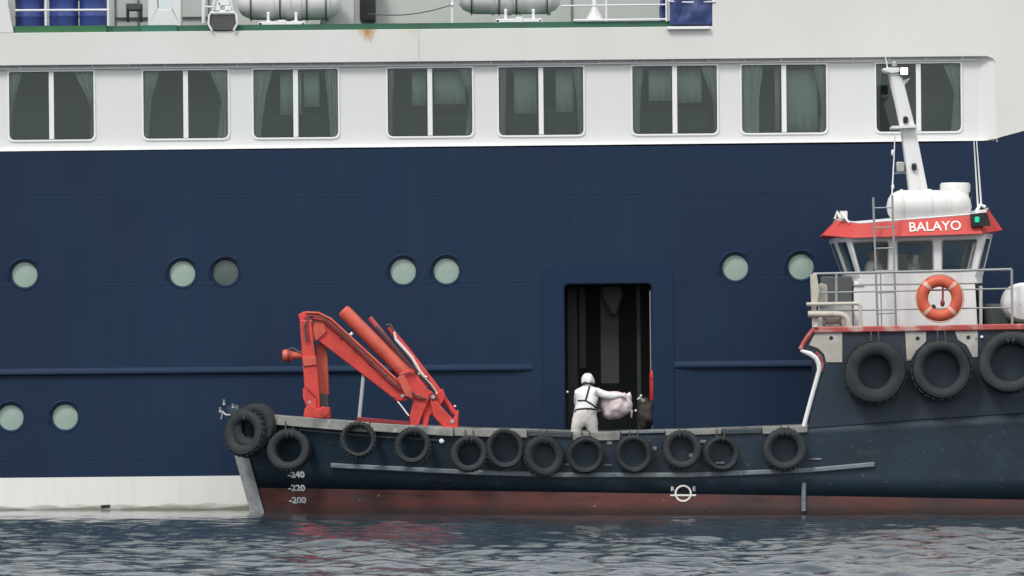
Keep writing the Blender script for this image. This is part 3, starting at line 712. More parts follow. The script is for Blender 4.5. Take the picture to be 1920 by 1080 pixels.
# ================================================================ THE WORK BOAT
CY, BM = 2.3, 2.3
sheer_t = [(425, 764), (505, 779), (650, 791), (860, 804), (990, 807), (1100, 811), (1300, 807), (1515, 799), (1720, 787), (1920, 774), (2200, 752)]
boot_t = [(440, 914), (700, 918), (1000, 922), (1280, 926), (1600, 931), (1920, 937), (2200, 940)]
sheer_y = lambda px: lerp_tab(px, sheer_t)
boot_y = lambda px: lerp_tab(px, boot_t)
stem_px = lambda py: lerp_tab(py, [(755, 423), (850, 441), (965, 473), (1060, 500)])
def half(s_, py, px):
    s_ = max(s_, 0)
    bs = 0.34+(BM-0.34)*(1-(1-min(s_/470, 1))**2.5)
    bw = 0.13+(2.27-0.13)*(1-(1-min(s_/640, 1))**2.2)
    v = (965-py)/(965-sheer_y(px)); v = max(-0.6, min(1.02, v))
    return bw+(bs-bw)*v**1.15 if v >= 0 else bw*(1+0.55*v)
def side(px, py):          # depth of near side plating at a picture point
    return CY-half(px-stem_px(py), py, px)
boat_base = Vector((P(1300, 0, CY).x, CY, 0))
boat = root('work_boat', 'dark hulled work boat with tyre fenders, red trim and white wheelhouse moored alongside', 'boat', boat_base)
ST = [0, 6, 14, 24, 36, 52, 72, 96, 126, 160, 200, 250, 310, 380, 460]+list(range(550, 1751, 80))
def row_pts(fn):           # fn(px at sheer) -> picture row
    near, far = [], []
    for s_ in ST:
        py = fn(425+s_); px = stem_px(py)+s_; py = fn(px); px = stem_px(py)+s_
        Y = CY-half(s_, py, px); q = P(px, py, Y)
        near.append(q); far.append(Vector((q.x, 2*CY-Y, q.z)))
    return near, far
def hull_part(name, fracs, mat, solid=0.0):
    rows = [row_pts(f) for f in fracs]; n = len(ST); mb = MB()
    for (na, fa), (nb, fb) in zip(rows, rows[1:]):
        vs = na+nb+fa+fb; o2 = 2*n
        fs = [(i, i+1, n+i+1, n+i) for i in range(n-1)]+[(o2+i+1, o2+i, o2+n+i, o2+n+i+1) for i in range(n-1)]
        fs += [(0, n, o2+n, o2), (n-1, 2*n-1, o2+2*n-1, o2+n-1)]
        mb.add(vs, fs)
    o = mb.build(name, mat, boat, angle=50)
    if solid: m_ = o.modifiers.new('plate_thickness', 'SOLIDIFY'); m_.thickness = solid; m_.offset = -1
    return o
mixf = lambda t: (lambda px: sheer_y(px)*(1-t)+boot_y(px)*t)
hull_part('hull', [mixf(t) for t in (0, .12, .3, .5, .75, 1.0)], HULL, 0.05)
hull_part('boot_top', [boot_y, lambda px: (boot_y(px)+968)/2, lambda px: 968, lambda px: 1060], REDB)
# main deck
dk = row_pts(lambda px: sheer_y(px)*0.45+boot_y(px)*0.55); n = len(ST)
zt = 0.95; vs = [Vector((a.x, a.y+.06, zt)) for a in dk[0]]+[Vector((a.x, a.y-.06, zt)) for a in dk[1]]
MB().add(vs, [(i, i+1, n+i+1, n+i) for i in range(n-1)]).build('main_deck', DECKM, boat)
# stem plate wrapping the bow
mb = MB(); rows = [848, 875, 900, 925, 950, 972, 1000]; vs = []
for py in rows:
    for s_ in (26, 14, 4, 0): 
        px = stem_px(py)+s_; Y = CY-half(s_, py, px)-0.018; q = P(px-2.5, py, Y); vs.append(q)
    for s_ in (0, 4, 14, 26):
        px = stem_px(py)+s_; Y = CY-half(s_, py, px)-0.018; q = P(px-2.5, py, Y); vs.append(Vector((q.x, 2*CY-Y, q.z)))
fs = [(i*8+j, i*8+j+1, (i+1)*8+j+1, (i+1)*8+j) for i in range(len(rows)-1) for j in range(7)]
o = mb.add(vs, fs).build('stem_plate', STEMP, boat)

def strip(name, xa, xb, yfn, t, out, inn, mat, bevel=0.012, step=30):
    """rail lying along the near side: t metres deep, out/in metres from plating"""
    xs_ = list(np.arange(xa, xb, step))+[xb]; mb = MB(); vs = []
    for px in xs_:
        py = yfn(px); Y = side(px, py); q = P(px, py, Y)
        vs += [q+Vector((0, -out, 0)), q+Vector((0, inn, 0)), q+Vector((0, inn, -t)), q+Vector((0, -out, -t))]
    m_ = len(xs_)
    fs = [(i*4+j, i*4+(j+1) % 4, (i+1)*4+(j+1) % 4, (i+1)*4+j) for i in range(m_-1) for j in range(4)]+[(0, 1, 2, 3), tuple(4*(m_-1)+j for j in (3, 2, 1, 0))]
    return mb.add(vs, fs).build(name, mat, boat, bevel=bevel)
for xa, xb, t_, mt, up in ((460, 505, .12, CAPD, -1), (507, 692, .19, CAP, -2), (694, 850, .16, CAP, -1), (852, 988, .15, CAP, -1), (990, 1072, .10, CAPD, 1), (1074, 1162, .17, CAP, -1), (1164, 1246, .06, RAILP, -2), (1248, 1352, .11, CAP, -2), (1354, 1428, .09, CAPD, 1), (1430, 1514, .14, CAP, -2)):
    strip('gunwale_cap', xa, xb, lambda px: sheer_y(px)+up, t_, .04, .22, mt)
mb = MB(); f_ = row_pts(sheer_y)[1]; vs = []
for q in f_: vs += [q+Vector((0, .04, .02)), q+Vector((0, -.22, .02)), q+Vector((0, -.22, -.13)), q+Vector((0, .04, -.13))]
mb.add(vs, [(i*4+j, i*4+(j+1) % 4, (i+1)*4+(j+1) % 4, (i+1)*4+j) for i in range(len(f_)-1) for j in range(4)]+[(0, 1, 2, 3)])
o = mb.build('gunwale_cap', CAP, boat)
rail_y = lambda px: lerp_tab(px, [(620, 868), (880, 881), (1050, 886), (1300, 886), (1520, 877), (1640, 866)])
strip('rub_rail', 620, 1395, rail_y, .095, .055, .03, RAILP, .02)
strip('rub_rail', 1395, 1640, rail_y, .095, .055, .03, RAILP, .02)
# knuckle line of the side above the rail, small fittings
strip('side_ledge', 560, 830, lambda px: lerp_tab(px, [(560, 803), (690, 815), (830, 823)]), .05, .02, .02, CAPD)
MB().ball(P(828, 827, side(828, 827)-.02), .05, .03, .05, 10, 7).build('side_lamp', TRIM, boat)
mb = MB()
for (px, py, w, h) in ((1143, 830, 10, 8), (1140, 872, 16, 4), (1228, 841, 7, 7), (1318, 828, 12, 6), (1298, 854, 12, 7), (1528, 861, 24, 4), (1350, 868, 18, 4), (1062, 871, 11, 4)):
    Y = side(px, py); q = P(px, py, Y)
    mb.box(q+Vector((-w/200, -.022, -h/200)), q+Vector((w/200, .02, h/200)))
mb.build('side_cleat', RAILP, boat, bevel=.01)
q = P(1507, 905, side(1507, 905)); q2 = P(1507, 958, side(1507, 955))
mb = MB().tube([q+Vector((0, -.02, 0)), q2+Vector((0, -.02, 0))], .045, 8); mb.build('discharge_pipe', RAILP, boat)
# bow fittings
mb = MB()
for (px, py, r_) in ((420, 757, .03), (437, 765, .04), (444, 768, .04), (413, 771, .03)):
    mb.lathe([(0, -.02), (r_, -.02), (r_*.7, .01), (r_*.7, .05), (r_, .07), (0, .08)], P(px, py, 2.0+random.random()*.5), (0, 0, 1), 10)
mb.tube([P(412, 768, 2.1), P(424, 778, 2.0), P(440, 778, 1.9), P(450, 768, 1.95)], .022, 8)
mb.tube([P(418, 772, 2.2), P(415, 786, 2.2)], .018, 6)
mb.build('bow_roller', GALV, boat)

# draft marks
for txt, px, py in (('-240', 556, 890), ('-220', 557, 915), ('-200', 559, 938)):
    Y = side(px, py); e = 0.2
    tx = (P(px+20, py, side(px+20, py))-P(px-20, py, side(px-20, py))).normalized()
    tz = (P(px+2, py-12, side(px+2, py-12))-P(px-3, py+12, side(px-3, py+12))); tz = (tz-tx*tz.dot(tx)).normalized()
    R_ = Matrix((tx, tz, tx.cross(tz))).transposed()
    dm_ = lettering('draft_mark', txt, .165, MARK, boat, P(px, py, Y)+tx.cross(tz)*.015, R_.to_euler(), .005); dm_.scale = (1.3, 1, 1)
# load line mark
def loadline():
    px, py = 1281, 925; Y = side(px, py)-.012
    tz = (P(px, py-15, side(px, py-15))-P(px, py+15, side(px, py+15))).normalized(); tx = Vector((1, 0, 0)); nn = tx.cross(tz)
    c = P(px, py, Y); f = lambda x, y, d: c+tx*(x/100)-tz*(y/100)+nn*(.004-d)
    mb = MB().plate(circ(0, 0, 16, 32), [circ(0, 0, 12.6, 32)], f, .012)
    mb.plate([(-24, 2), (24, 2), (24, 5.2), (-24, 5.2)], [], lambda x, y, d: f(x, y, d-.003), .012)
    mb.build('load_line', LETTER, boat)
    R_ = Matrix((tx, tz, nn)).transposed().to_euler()
    lettering('load_line_letter', 'R', .115, MARK, boat, f(-20, -8, -.004), R_, .002)
    lettering('load_line_letter', 'E', .115, MARK, boat, f(20.5, -8, -.004), R_, .002)
loadline()

# raised after part: side plates, deck, bulkhead, red rail
edge = [(1514, 803), (1527, 748), (1541, 693), (1540, 680), (1534, 668), (1522, 660), (1503, 656), (1509, 644), (1526, 619)]
bul = edge+[(1920, 609), (2230, 602), (2230, 752), (1920, 774), (1720, 787)]
for y0 in (-0.012, 4.53):
    MB().plate(bul if y0 < 1 else [(1560, 800), (1560, 619), (1920, 609), (2230, 602), (2230, 752), (1920, 774), (1720, 787)], [], lambda px, py, d, y0=y0: Vector((P(px, py, 0).x, y0+d, P(px, py, 0).z)), .08).build('bulwark', BULW, boat, bevel=.006)
pts = [P(x, y, -.02) for x, y in [(1507, 800), (1521, 748), (1536, 694), (1535.5, 682), (1530, 671), (1519, 663.5), (1501, 657)]]
MB().tube(pts, [.042]*3+[.05]*3+[.03], 8).build('edge_bar', BOATW, boat)
MB().tube([P(x, y, -.01) for x, y in [(1501, 655), (1507, 643), (1514, 632), (1526, 617)]], .045, 8).build('edge_bar', REDR, boat)
MB().tube([P(x, y, -.03) for x, y in [(1540, 697), (1543, 682), (1539, 669), (1530, 660)]], .022, 6).build('edge_bar', REDR, boat)
zd = P(0, 616, 0).z
MB().box((P(1545, 0, 0).x, .07, zd-.12), (P(2230, 0, 0).x, 4.53, zd-.03)).build('raised_deck', DECKM, boat)
MB().box((P(1545, 0, 0).x, .07, .9), (P(1551, 0, 0).x, 4.53, zd-.13)).build('bulkhead', BULW, boat)
for y0, y1 in ((-.07, .12), (4.48, 4.66)):
    mb = MB(); vs = []
    for px, py in ((1524 if y0 < 1 else 1556, 613), (1700, 610.5), (1920, 607), (2230, 601)):
        q = P(px, py, 0); vs += [Vector((q.x, y0, q.z)), Vector((q.x, y1, q.z)), Vector((q.x, y1, q.z-.115)), Vector((q.x, y0, q.z-.115))]
    mb.add(vs, [(i*4+j, i*4+(j+1) % 4, (i+1)*4+(j+1) % 4, (i+1)*4+j) for i in range(3) for j in range(4)]+[(0, 1, 2, 3), (15, 14, 13, 12)])
    mb.build('sheer_rail', REDR, boat, bevel=.02)
# worn plates under the rail
for pl in ([(1530, 621), (1579, 621), (1579, 679), (1549, 679), (1545, 664), (1534, 653), (1517, 647)],
           [(1697, 622), (1736, 622), (1736, 640), (1717, 658), (1707, 676), (1700, 676)],
           [(1790, 620), (1833, 620), (1833, 669), (1824, 670), (1812, 647), (1796, 637)]):
    hx, hy = (pl[0][0]+pl[1][0])/2+4, pl[0][1]+13
    MB().plate(pl, [circ(hx, hy, 4, 10)], lambda px, py, d: Vector((P(px, py, 0).x, -.03+d, P(px, py, 0).z)), .017).build('fender_bracket', WORN, boat)
MB().ball(P(1841, 632, -.04), .03, n=8, m=6).build('side_lamp', TRIM, boat)

# wheelhouse
def Yw(py): return .86+(py-440)/(518-440)*.06       # near wall leans outwards to the top
def wl(off): return lambda px, py, d: Vector((P(px, py, Yw(py)).x, Yw(py)+off+d, P(px, py, Yw(py)).z))
zf = zd-.03
wh_ = None
main = [(1590, 444), (1848, 438), (1828, 519), (1613, 522)]
W3 = [[(1599, 455), (1665, 453), (1664, 509), (1614, 511)], [(1683, 453), (1748, 451), (1749, 508), (1684, 509)], [(1767, 451), (1832, 449), (1819, 506), (1767, 508)]]
w3 = [roundpoly(w, 5) for w in W3]
wheel = MB().plate(main, w3, wl(0), .05)
ftopN, fbotN = P(1590, 444, Yw(444)), P(1613, 522, Yw(522))
ftopF, fbotF = P(1561, 446, 1.6), P(1589, 524, 1.68)
def bil(a, b, c, d_, off=Vector()):                # quad a(top near) b(top far) c(bottom far) d(bottom near)
    return lambda u, v, d: (a*(1-u)+b*u)*(1-v)+(d_*(1-u)+c*u)*v+off*d
nF = (ftopF-ftopN).cross(fbotN-ftopN).normalized(); nF = -nF if nF.x > 0 else nF
winF = roundpoly([(.22, .12), (.8, .12), (.8, .88), (.22, .88)], .06)
wheel.plate([(0, 0), (1, 0), (1, 1), (0, 1)], [winF], bil(ftopN, ftopF, fbotF, fbotN, -nF), .05)
rtopN, rbotN = P(1848, 438, Yw(438)), P(1828, 519, Yw(519))
rtopF, rbotF = P(1862, 438, 1.7), P(1842, 521, 1.75)
winR = roundpoly([(.22, .12), (.8, .12), (.8, .82), (.22, .82)], .06)
nR = (rbotN-rtopN).cross(rtopF-rtopN).normalized(); nR = -nR if nR.x < 0 else nR
wheel.plate([(0, 0), (1, 0), (1, 1), (0, 1)], [winR], bil(rtopN, rtopF, rbotF, rbotN, -nR), .05)
mir = lambda q: Vector((q.x, 2*CY-q.y, q.z))
# straight front and rear between the two chamfers, far side mirrored
for a, b_ in ((ftopF, fbotF), (rtopF, rbotF)):
    wheel.plate([(0, 0), (1, 0), (1, 1), (0, 1)], [roundpoly([(.12, .12), (.88, .12), (.88, .85), (.12, .85)], .04)], bil(a, mir(a), mir(b_), b_, Vector((.05 if a is ftopF else -.05, 0, 0))), 1.0)
wheel.plate(main, w3, lambda px, py, d: mir(wl(0)(px, py, d)), .05)
wheel.plate([(0, 0), (1, 0), (1, 1), (0, 1)], [winF], lambda u, v, d: mir(bil(ftopN, ftopF, fbotF, fbotN, -nF)(u, v, d)), .05)
wheel.plate([(0, 0), (1, 0), (1, 1), (0, 1)], [winR], lambda u, v, d: mir(bil(rtopN, rtopF, rbotF, rbotN, -nR)(u, v, d)), .05)
wheelhouse = wheel.build('wheelhouse', BOATW, boat, angle=25)
for i, w in enumerate(w3):
    MB().plate(w, [], wl(.02), .01).build('window_pane', GLASSB, wheelhouse)
    MB().plate([(1.055*(x-sum(p[0] for p in w)/len(w))+sum(p[0] for p in w)/len(w), 1.07*(y-sum(p[1] for p in w)/len(w))+sum(p[1] for p in w)/len(w)) for x, y in w], [w], wl(-.012), .012).build('window_seal', GREYR, wheelhouse)
    MB().plate(w, [], lambda px, py, d: mir(wl(.02)(px, py, d)), .01).build('window_pane', GLASSB, wheelhouse)
for q0, win, nn in (((ftopN, ftopF, fbotF, fbotN), winF, nF), ((rtopN, rtopF, rbotF, rbotN), winR, nR)):
    MB().plate(win, [], bil(*q0, -nn*0.02), 1.0).build('window_pane', GLASSB, wheelhouse)
for a, b_ in ((ftopF, fbotF), (rtopF, rbotF)):
    sx = .02 if a is ftopF else -.02
    MB().plate(roundpoly([(.12, .12), (.88, .12), (.88, .85), (.12, .85)], .04), [], bil(a, mir(a), mir(b_), b_, Vector((sx, 0, 0))), 1.0).build('window_pane', GLASSB, wheelhouse)
# dashboard and dark inside
MB().box((P(1630, 0, 1.5).x, 1.9, P(0, 560, 1).z), (P(1660, 0, 1.5).x, 3.3, P(0, 512, 1).z)).build('console', DARK2, wheelhouse, bevel=.02)
MB().box((P(1690, 0, 1.5).x, 2.9, P(0, 575, 1).z), (P(1755, 0, 1.5).x, 3.5, P(0, 470, 1).z)).build('chart_locker', GREYW, wheelhouse, bevel=.02)
# lower house
lowN = [(1598, 532), (1836, 528), (1836, 620), (1598, 620)]
x0, x1 = P(1600, 0, .95).x, P(1834, 0, .95).x
zt_ = P(0, 521, .95).z
MB().hexa([(x0, .95, zf), (x1, .95, zf), (x1, 3.65, zf), (x0, 3.65, zf), (x0+.0, .95, zt_-.07), (x1-.06, .95, zt_-.07), (x1-.06, 3.65, zt_-.07), (x0, 3.65, zt_-.07)]).build('deckhouse', BOATW, boat, bevel=.02)
# sloping ledge joining the two
a = [P(1613, 521.8, Yw(522)), P(1828, 518.8, Yw(519)), P(1842, 520.5, 1.75), P(1589, 523.5, 1.68)]
top_ring = [a[3], a[0], a[1], a[2], mir(a[2]), mir(a[1]), mir(a[0]), mir(a[3])]
low = [(1591, 534, 1.68), (1607, 534, .93), (1833, 531, .93), (1842, 531, 1.75)]
lr = [P(*q) for q in low]; low_ring = lr+[mir(lr[3]), mir(lr[2]), mir(lr[1]), mir(lr[0])]
MB().add(top_ring+low_ring, [(i, (i+1) % 8, 8+(i+1) % 8, 8+i) for i in range(8)]+[tuple(range(8, 16)), tuple(reversed(range(8)))]).build('window_ledge', BOATW, wheelhouse, bevel=.01)
# aft face of the house, its shade put into the grey colour
MB().box((P(1836.5, 0, 1).x, 1.0, zf), (P(1842, 0, 1).x, 3.6, P(0, 536, 1).z)).build('shaded_aft_face', GREYW, boat)
# joint on house side and small fittings
MB().box((P(1598, 0, .9).x, .925, P(0, 536, .95).z), (P(1620, 0, .9).x, .948, P(0, 534, .95).z)).build('house_step', GREYR, boat)

# red brow round the roof
lo = [(1543, 441, 1.55), (1598, 446, .66), (1842, 438, .66), (1880, 431, 1.55)]
hi = [(1571, 412, 1.6), (1610, 418.5, .78), (1832, 401, .78), (1852, 391, 1.6)]
LO = [P(*q) for q in lo]; HI = [P(*q) for q in hi]
LO8 = LO+[mir(q) for q in reversed(LO)]; HI8 = HI+[mir(q) for q in reversed(HI)]
inner = [ftopF, ftopN, rtopN, rtopF]; IN8 = [q+Vector((0, 0, .012)) for q in inner]+[mir(q)+Vector((0, 0, .012)) for q in reversed(inner)]
mb = MB()
r8 = [(i, (i+1) % 8) for i in range(8)]
mb.add(LO8+HI8+IN8, [(i, j, 8+j, 8+i) for i, j in r8]+[(i, j, 16+j, 16+i) for i, j in r8])
brow = mb.build('roof_brow', BROW, boat, angle=15)
MB().add([q-Vector((0, 0, .02)) for q in HI8]+[q-Vector((0, 0, .08)) for q in HI8], [tuple(range(8)), tuple(reversed(range(8, 16)))]+[(i, j, 8+j, 8+i) for i, j in r8]).build('roof', BOATW, boat)
mb = MB().tube([q for q in HI8]+[HI8[0]], .018, 6); mb.build('roof_edge', BOATW, brow)
# name on brow
def on_brow(px, py, off=0.0):
    t = (px-1605)/(1838-1605); a = LO[1]*(1-t)+LO[2]*t; b_ = HI[1]*(1-t)+HI[2]*t
    pa = HY-(a.z-H)*S*D/(D+a.y); pb = HY-(b_.z-H)*S*D/(D+b_.y)
    v = (py-pa)/(pb-pa); nn = (LO[2]-LO[1]).cross(HI[1]-LO[1]).normalized(); nn = nn if nn.y < 0 else -nn
    return a+(b_-a)*v+nn*off, nn
c, nn = on_brow(1754, 425.5, .012)
tx = (on_brow(1800, 424)[0]-on_brow(1708, 427.5)[0]).normalized(); tz = on_brow(1754, 416)[0]-on_brow(1754, 435)[0]; tz = (tz-tx*tz.dot(tx)).normalized(); nn = tx.cross(tz); c = on_brow(1754, 425.5)[0]+nn*.014
lettering('boat_name', 'BALAYO', .262, LETTER, brow, c, Matrix((tx, tz, nn)).transposed().to_euler(), .003)
# green side light in its black box
c, nn = on_brow(1836, 412, 0)
MB().plate([(1820, 401), (1851, 398), (1858, 423), (1821, 425)], [], lambda px, py, d: Vector((P(px, py, .6).x, .62+d, P(px, py, .6).z)), .2).build('light_box', BLACK, brow)
MB().lathe([(0, -.05), (.04, -.045), (.045, 0), (.045, .05), (0, .06)], P(1832, 412, .61), (0, 0, 1), 14).build('green_side_light', LAMPG, brow)
# horn and bits on brow front
mb = MB().tube([P(1566, 411, 1.3), P(1570, 398, 1.3), P(1576, 410, 1.25)], .035, 8); mb.box(P(1575, 410, 1.2), P(1588, 396, 1.35)); mb.tube([P(1577, 397, 1.25), P(1592, 418, 1.0)], .02, 6)
mb.build('horn', BOATW, boat)
# vent drum on the roof
c = P(1791, 376, 1.9)
dv = MB().lathe([(0, -.5), (.24, -.5), (.24, -.03), (.29, -.02), (.29, .30), (.27, .335), (0, .345)], c, (0, 0, 1), 28).build('vent_drum', RAFT, boat)
mb = MB().box(P(1817, 370, 1.75), P(1822, 361, 2.05)); mb.build('vent_slot', BLACK, dv)
# aerials at aft end of the brow
mb = MB()
for (a, b_) in (((1826, 262), (1834, 392)), ((1831, 262), (1840, 386))): mb.tube([P(a[0], a[1], 1.1), P(b_[0], b_[1], 1.1)], [.01, .02], 6)
mb.tube([P(1829, 398, 1.0), P(1838, 384, 1.1), P(1848, 388, 1.1)], .03, 8); mb.box(P(1829, 400, .95), P(1848, 394, 1.2))
mb.build('whip_aerial', BOATW, boat)
# mast
mast = MB().prism([(1669, 131), (1690, 128), (1694, 151), (1717, 241), (1741, 362), (1706, 366), (1690, 243), (1672, 156)], 1.75, 2.1).build('mast', BOATW, boat, bevel=.03)
MB().prism([(1655, 128), (1668, 126.5), (1692, 127), (1692, 134), (1670, 137), (1657, 133)], 1.7, 2.15).build('mast_arm', BOATW, mast, bevel=.01)
MB().prism([(1690, 152), (1705, 146), (1706, 148), (1696, 160)], 1.78, 2.07).build('lamp_bracket', BOATW, mast, bevel=.01)
MB().prism([(1672, 236), (1720, 234), (1720, 239), (1672, 241)], 1.6, 2.2).build('mast_collar', BOATW, mast, bevel=.01)
MB().box(P(1687, 142, 1.66), P(1704, 125, 1.95)).build('lamp_housing', BLACK, mast, bevel=.01)
MB().box(P(1689, 140, 1.63), P(1702, 127, 1.66)).build('lit_lamp', LAMPW, mast, bevel=.01)
mb = MB()
for px, py in ((1698, 226), (1714, 314)): mb.lathe([(0, -.06), (.045, -.05), (.05, .05), (.03, .08), (0, .08)], P(px, py, 1.72), (0, 0, 1), 12)
mb.build('mast_lamp', BLACK, mast)
mb = MB().box(P(1681, 322, 1.85), P(1695, 304, 2.05)); mb.build('mast_lamp', GALV, mast, bevel=.02)
MB().bar(P(1675, 325, 1.95), P(1702, 324, 1.95), .02, .12).build('lamp_shelf', GREYR, mast)
MB().lathe([(0, 0), (.05, 0), (.055, .06), (.03, .09), (0, .09)], P(1677, 124, 1.9), (0, 0, 1), 10).build('anemometer', GALV, mast)
mb = MB().tube([P(1660, 105, 1.9), P(1668, 150, 1.9), P(1690, 242, 1.85)], .012, 6); mb.tube([P(1678, 256, 1.9), P(1676, 300, 1.9), P(1672, 372, 1.6)], .013, 6)
mb.ball(P(1674, 286, 1.9), .035, .03, .06, 8, 6); mb.ball(P(1674, 350, 1.7), .03, .03, .05, 8, 6)
mb.build('halyard', WHITER, mast)

# roof canister, its own thing
r3 = raft('life_raft', 'white ribbed life raft canister on the wheelhouse roof at the mast foot', 1662, 1822, 387, 0.315, 'w', 1.15,
          [(1690, .05, RAFT), (1735, .06, RAFT), (1742, .012, GREYW), (1778, .05, RAFT)], None)
mb = MB()
for px in (1700, 1790): mb.box(P(px, 424, .98), P(px+8, 407, 1.36))
mb.build('cradle', BOATW, r3)

# ladder up the side of the house
mb = MB()
lad = [((1637, 370), (1646, 613)), ((1673, 366), (1680, 612))]
for a, b_ in lad: mb.tube([P(a[0], a[1], .50), P(b_[0], b_[1], .56)], .021, 8)
ladder = mb.build('ladder', GREYR, boat)
for y in (390, 427, 466, 508, 549, 588):
    t = (y-370)/243; xa = 1637+9*t; xb = 1673+7*t; Y = .50+.06*t
    MB().tube([P(xa, y, Y), P(xb, y-1, Y)], .015, 6).build('rung', GREYR, ladder)
MB().tube([P(1651, 513, .62), P(1653, 612, .62)], .012, 6).build('conduit', GREYR, boat)

# railing round the raised deck
rails = MB()
for (ya, yb) in ((513.5, 505), (549, 541), (583, 576.5)):
    rails.tube([P(1524, ya, .1), P(1897, yb, .1)], .024 if ya < 520 else .015, 8)
railing = rails.build('railing', GREYR, boat)
for px, ya in ((1568, 513), (1897, 505)):
    MB().tube([P(px, ya, .1), P(px+(1 if px > 1800 else 0), 566 if px < 1600 else 609, .1)], .024, 8).build('rail_post', GREYR, railing)
MB().plate([(1519, 515), (1531, 514), (1536, 545), (1530, 580), (1536, 617), (1523, 617)], [], lambda px, py, d: Vector((P(px, py, .1).x, .05+d, P(px, py, .1).z)), .12).build('rail_post', CREAM, railing, bevel=.01)
def bend(pts, r=.12, seg=5):
    out = [pts[0]]
    for a, p, b_ in zip(pts, pts[1:], pts[2:]):
        u = (a-p).normalized(); v = (b_-p).normalized()
        for k_ in range(seg+1):
            t = k_/seg; out.append((p+u*r)*(1-t)**2+p*2*t*(1-t)+(p+v*r)*t*t)
    return out+[pts[-1]]
MB().tube(bend([P(1512, 570.5, -.02), P(1613, 569, -.02), P(1614, 617, -.02)], .08), .036, 10).build('guard_pipe', CREAM, boat)
MB().tube(bend([P(1515, 589, .02), P(1590, 589, .02), P(1593, 616, .02)], .2), .06, 12).build('vent_pipe', CREAM, boat)
# winch and box behind the forward end of the railing
mb = MB().box(P(1536, 618, .5), P(1596, 572, .9)); mb.build('store_box', WORN, boat, bevel=.02)
mb = MB().box(P(1540, 571, .9), P(1596, 519, 1.3)); mb.build('dark_locker', DARK2, boat, bevel=.02)
mb = MB().plate(roundpoly([(1531, 570), (1531, 545), (1538, 530), (1551, 534), (1552, 571)], 4), [circ(1534.5, 544, 2.2, 8)], lambda px, py, d: Vector((P(px, py, .3).x, .3+d, P(px, py, .3).z)), .3); mb.build('winch_cheek', CREAM, boat, bevel=.015)
mb = MB().lathe([(0, 0), (.09, 0), (.09, .04), (.05, .05), (.05, .3), (.09, .31), (.09, .35), (0, .35)], P(1543, 602, .2), (1, 0, 0), 14); mb.ball(P(1529, 613, -.05), .05, .06, .03, 10, 6)
mb.build('warping_drum', WORN, boat)
mb = MB().box(P(1846, 612, 1.2), P(1896, 572, 2.6)); mb.build('aft_hatch', DECKM, boat, bevel=.04)

# lifebuoy on the railing
c = P(1762, 559.5, -.01)
lb = root('lifebuoy', 'orange red lifebuoy with pale bands hung on railing below the wheelhouse windows', 'lifebuoy', c-Vector((0, 0, .43)))
R_, r_ = .325, .108
MB().lathe([(R_+r_*math.cos(a), .75*r_*math.sin(a)) for a in np.linspace(0, 2*math.pi, 14, endpoint=False)], c, (0, 1, 0), 44, closed=True).build('ring', RING, lb, angle=80)
for ang in (45, 135, 225, 315):
    a0 = math.radians(ang); mb = MB(); vs = []; nb = 14
    for q in np.linspace(-.10, .10, 5):
        for b_ in np.linspace(0, 2*math.pi, nb, endpoint=False):
            rr = R_+(r_+.005)*math.cos(b_); vs.append(c+Vector((rr*math.cos(a0+q), (.75*r_+.005)*math.sin(b_), rr*math.sin(a0+q))))
    mb.add(vs, [(i*nb+j, i*nb+(j+1) % nb, (i+1)*nb+(j+1) % nb, (i+1)*nb+j) for i in range(4) for j in range(nb)])
    mb.build('band', M('faded_buoy_band', (0.66, 0.38, 0.30), .6, .1, 6), lb, angle=80)
pts = []
for k_ in range(41):
    a = math.radians(45+90*k_/10); sag = .012*math.sin(math.pi*((k_ % 10)/10))
    rr = R_+r_+.006+sag; pts.append(c+Vector((rr*math.cos(a), -.03, rr*math.sin(a))))
MB().tube(pts, .011, 6).build('grab_line', M('faded_orange_line', (0.55, 0.30, 0.18), .8), lb)
mb = MB().tube([c+Vector((.06, -.0, .22)), c+Vector((.055, -.03, .05)), c+Vector((.05, -.03, -.06))], .02, 8); mb.ball(c+Vector((.05, -.03, -.09)), .045, .04, .07, 10, 7)
mb.build('light_line', REDD, lb)
mb = MB().ball(c+Vector((-.12, .02, -.16)), .05, .05, .05, 8, 6); mb.build('hook', BLACK, lb)

# white drum aft
c = P(1919, 567, .35)
dr = root('white_drum', 'round white drum end with dark spots behind the aft rail post', 'drum', c-Vector((0, 0, .37)))
MB().lathe([(0, -.06), (.2, -.05), (.32, -.02), (.37, .05), (.375, .12), (.375, .7), (.36, .76), (0, .8)], c, (0, 1, 0), 32).build('casing', RAFT, dr)
mb = MB()
for x, z in ((-.06, -.05), (.02, .12)): mb.ball(c+Vector((x, -.052, z)), .016, .008, .02, 8, 6)
mb.build('drain_hole', GREYR, dr)

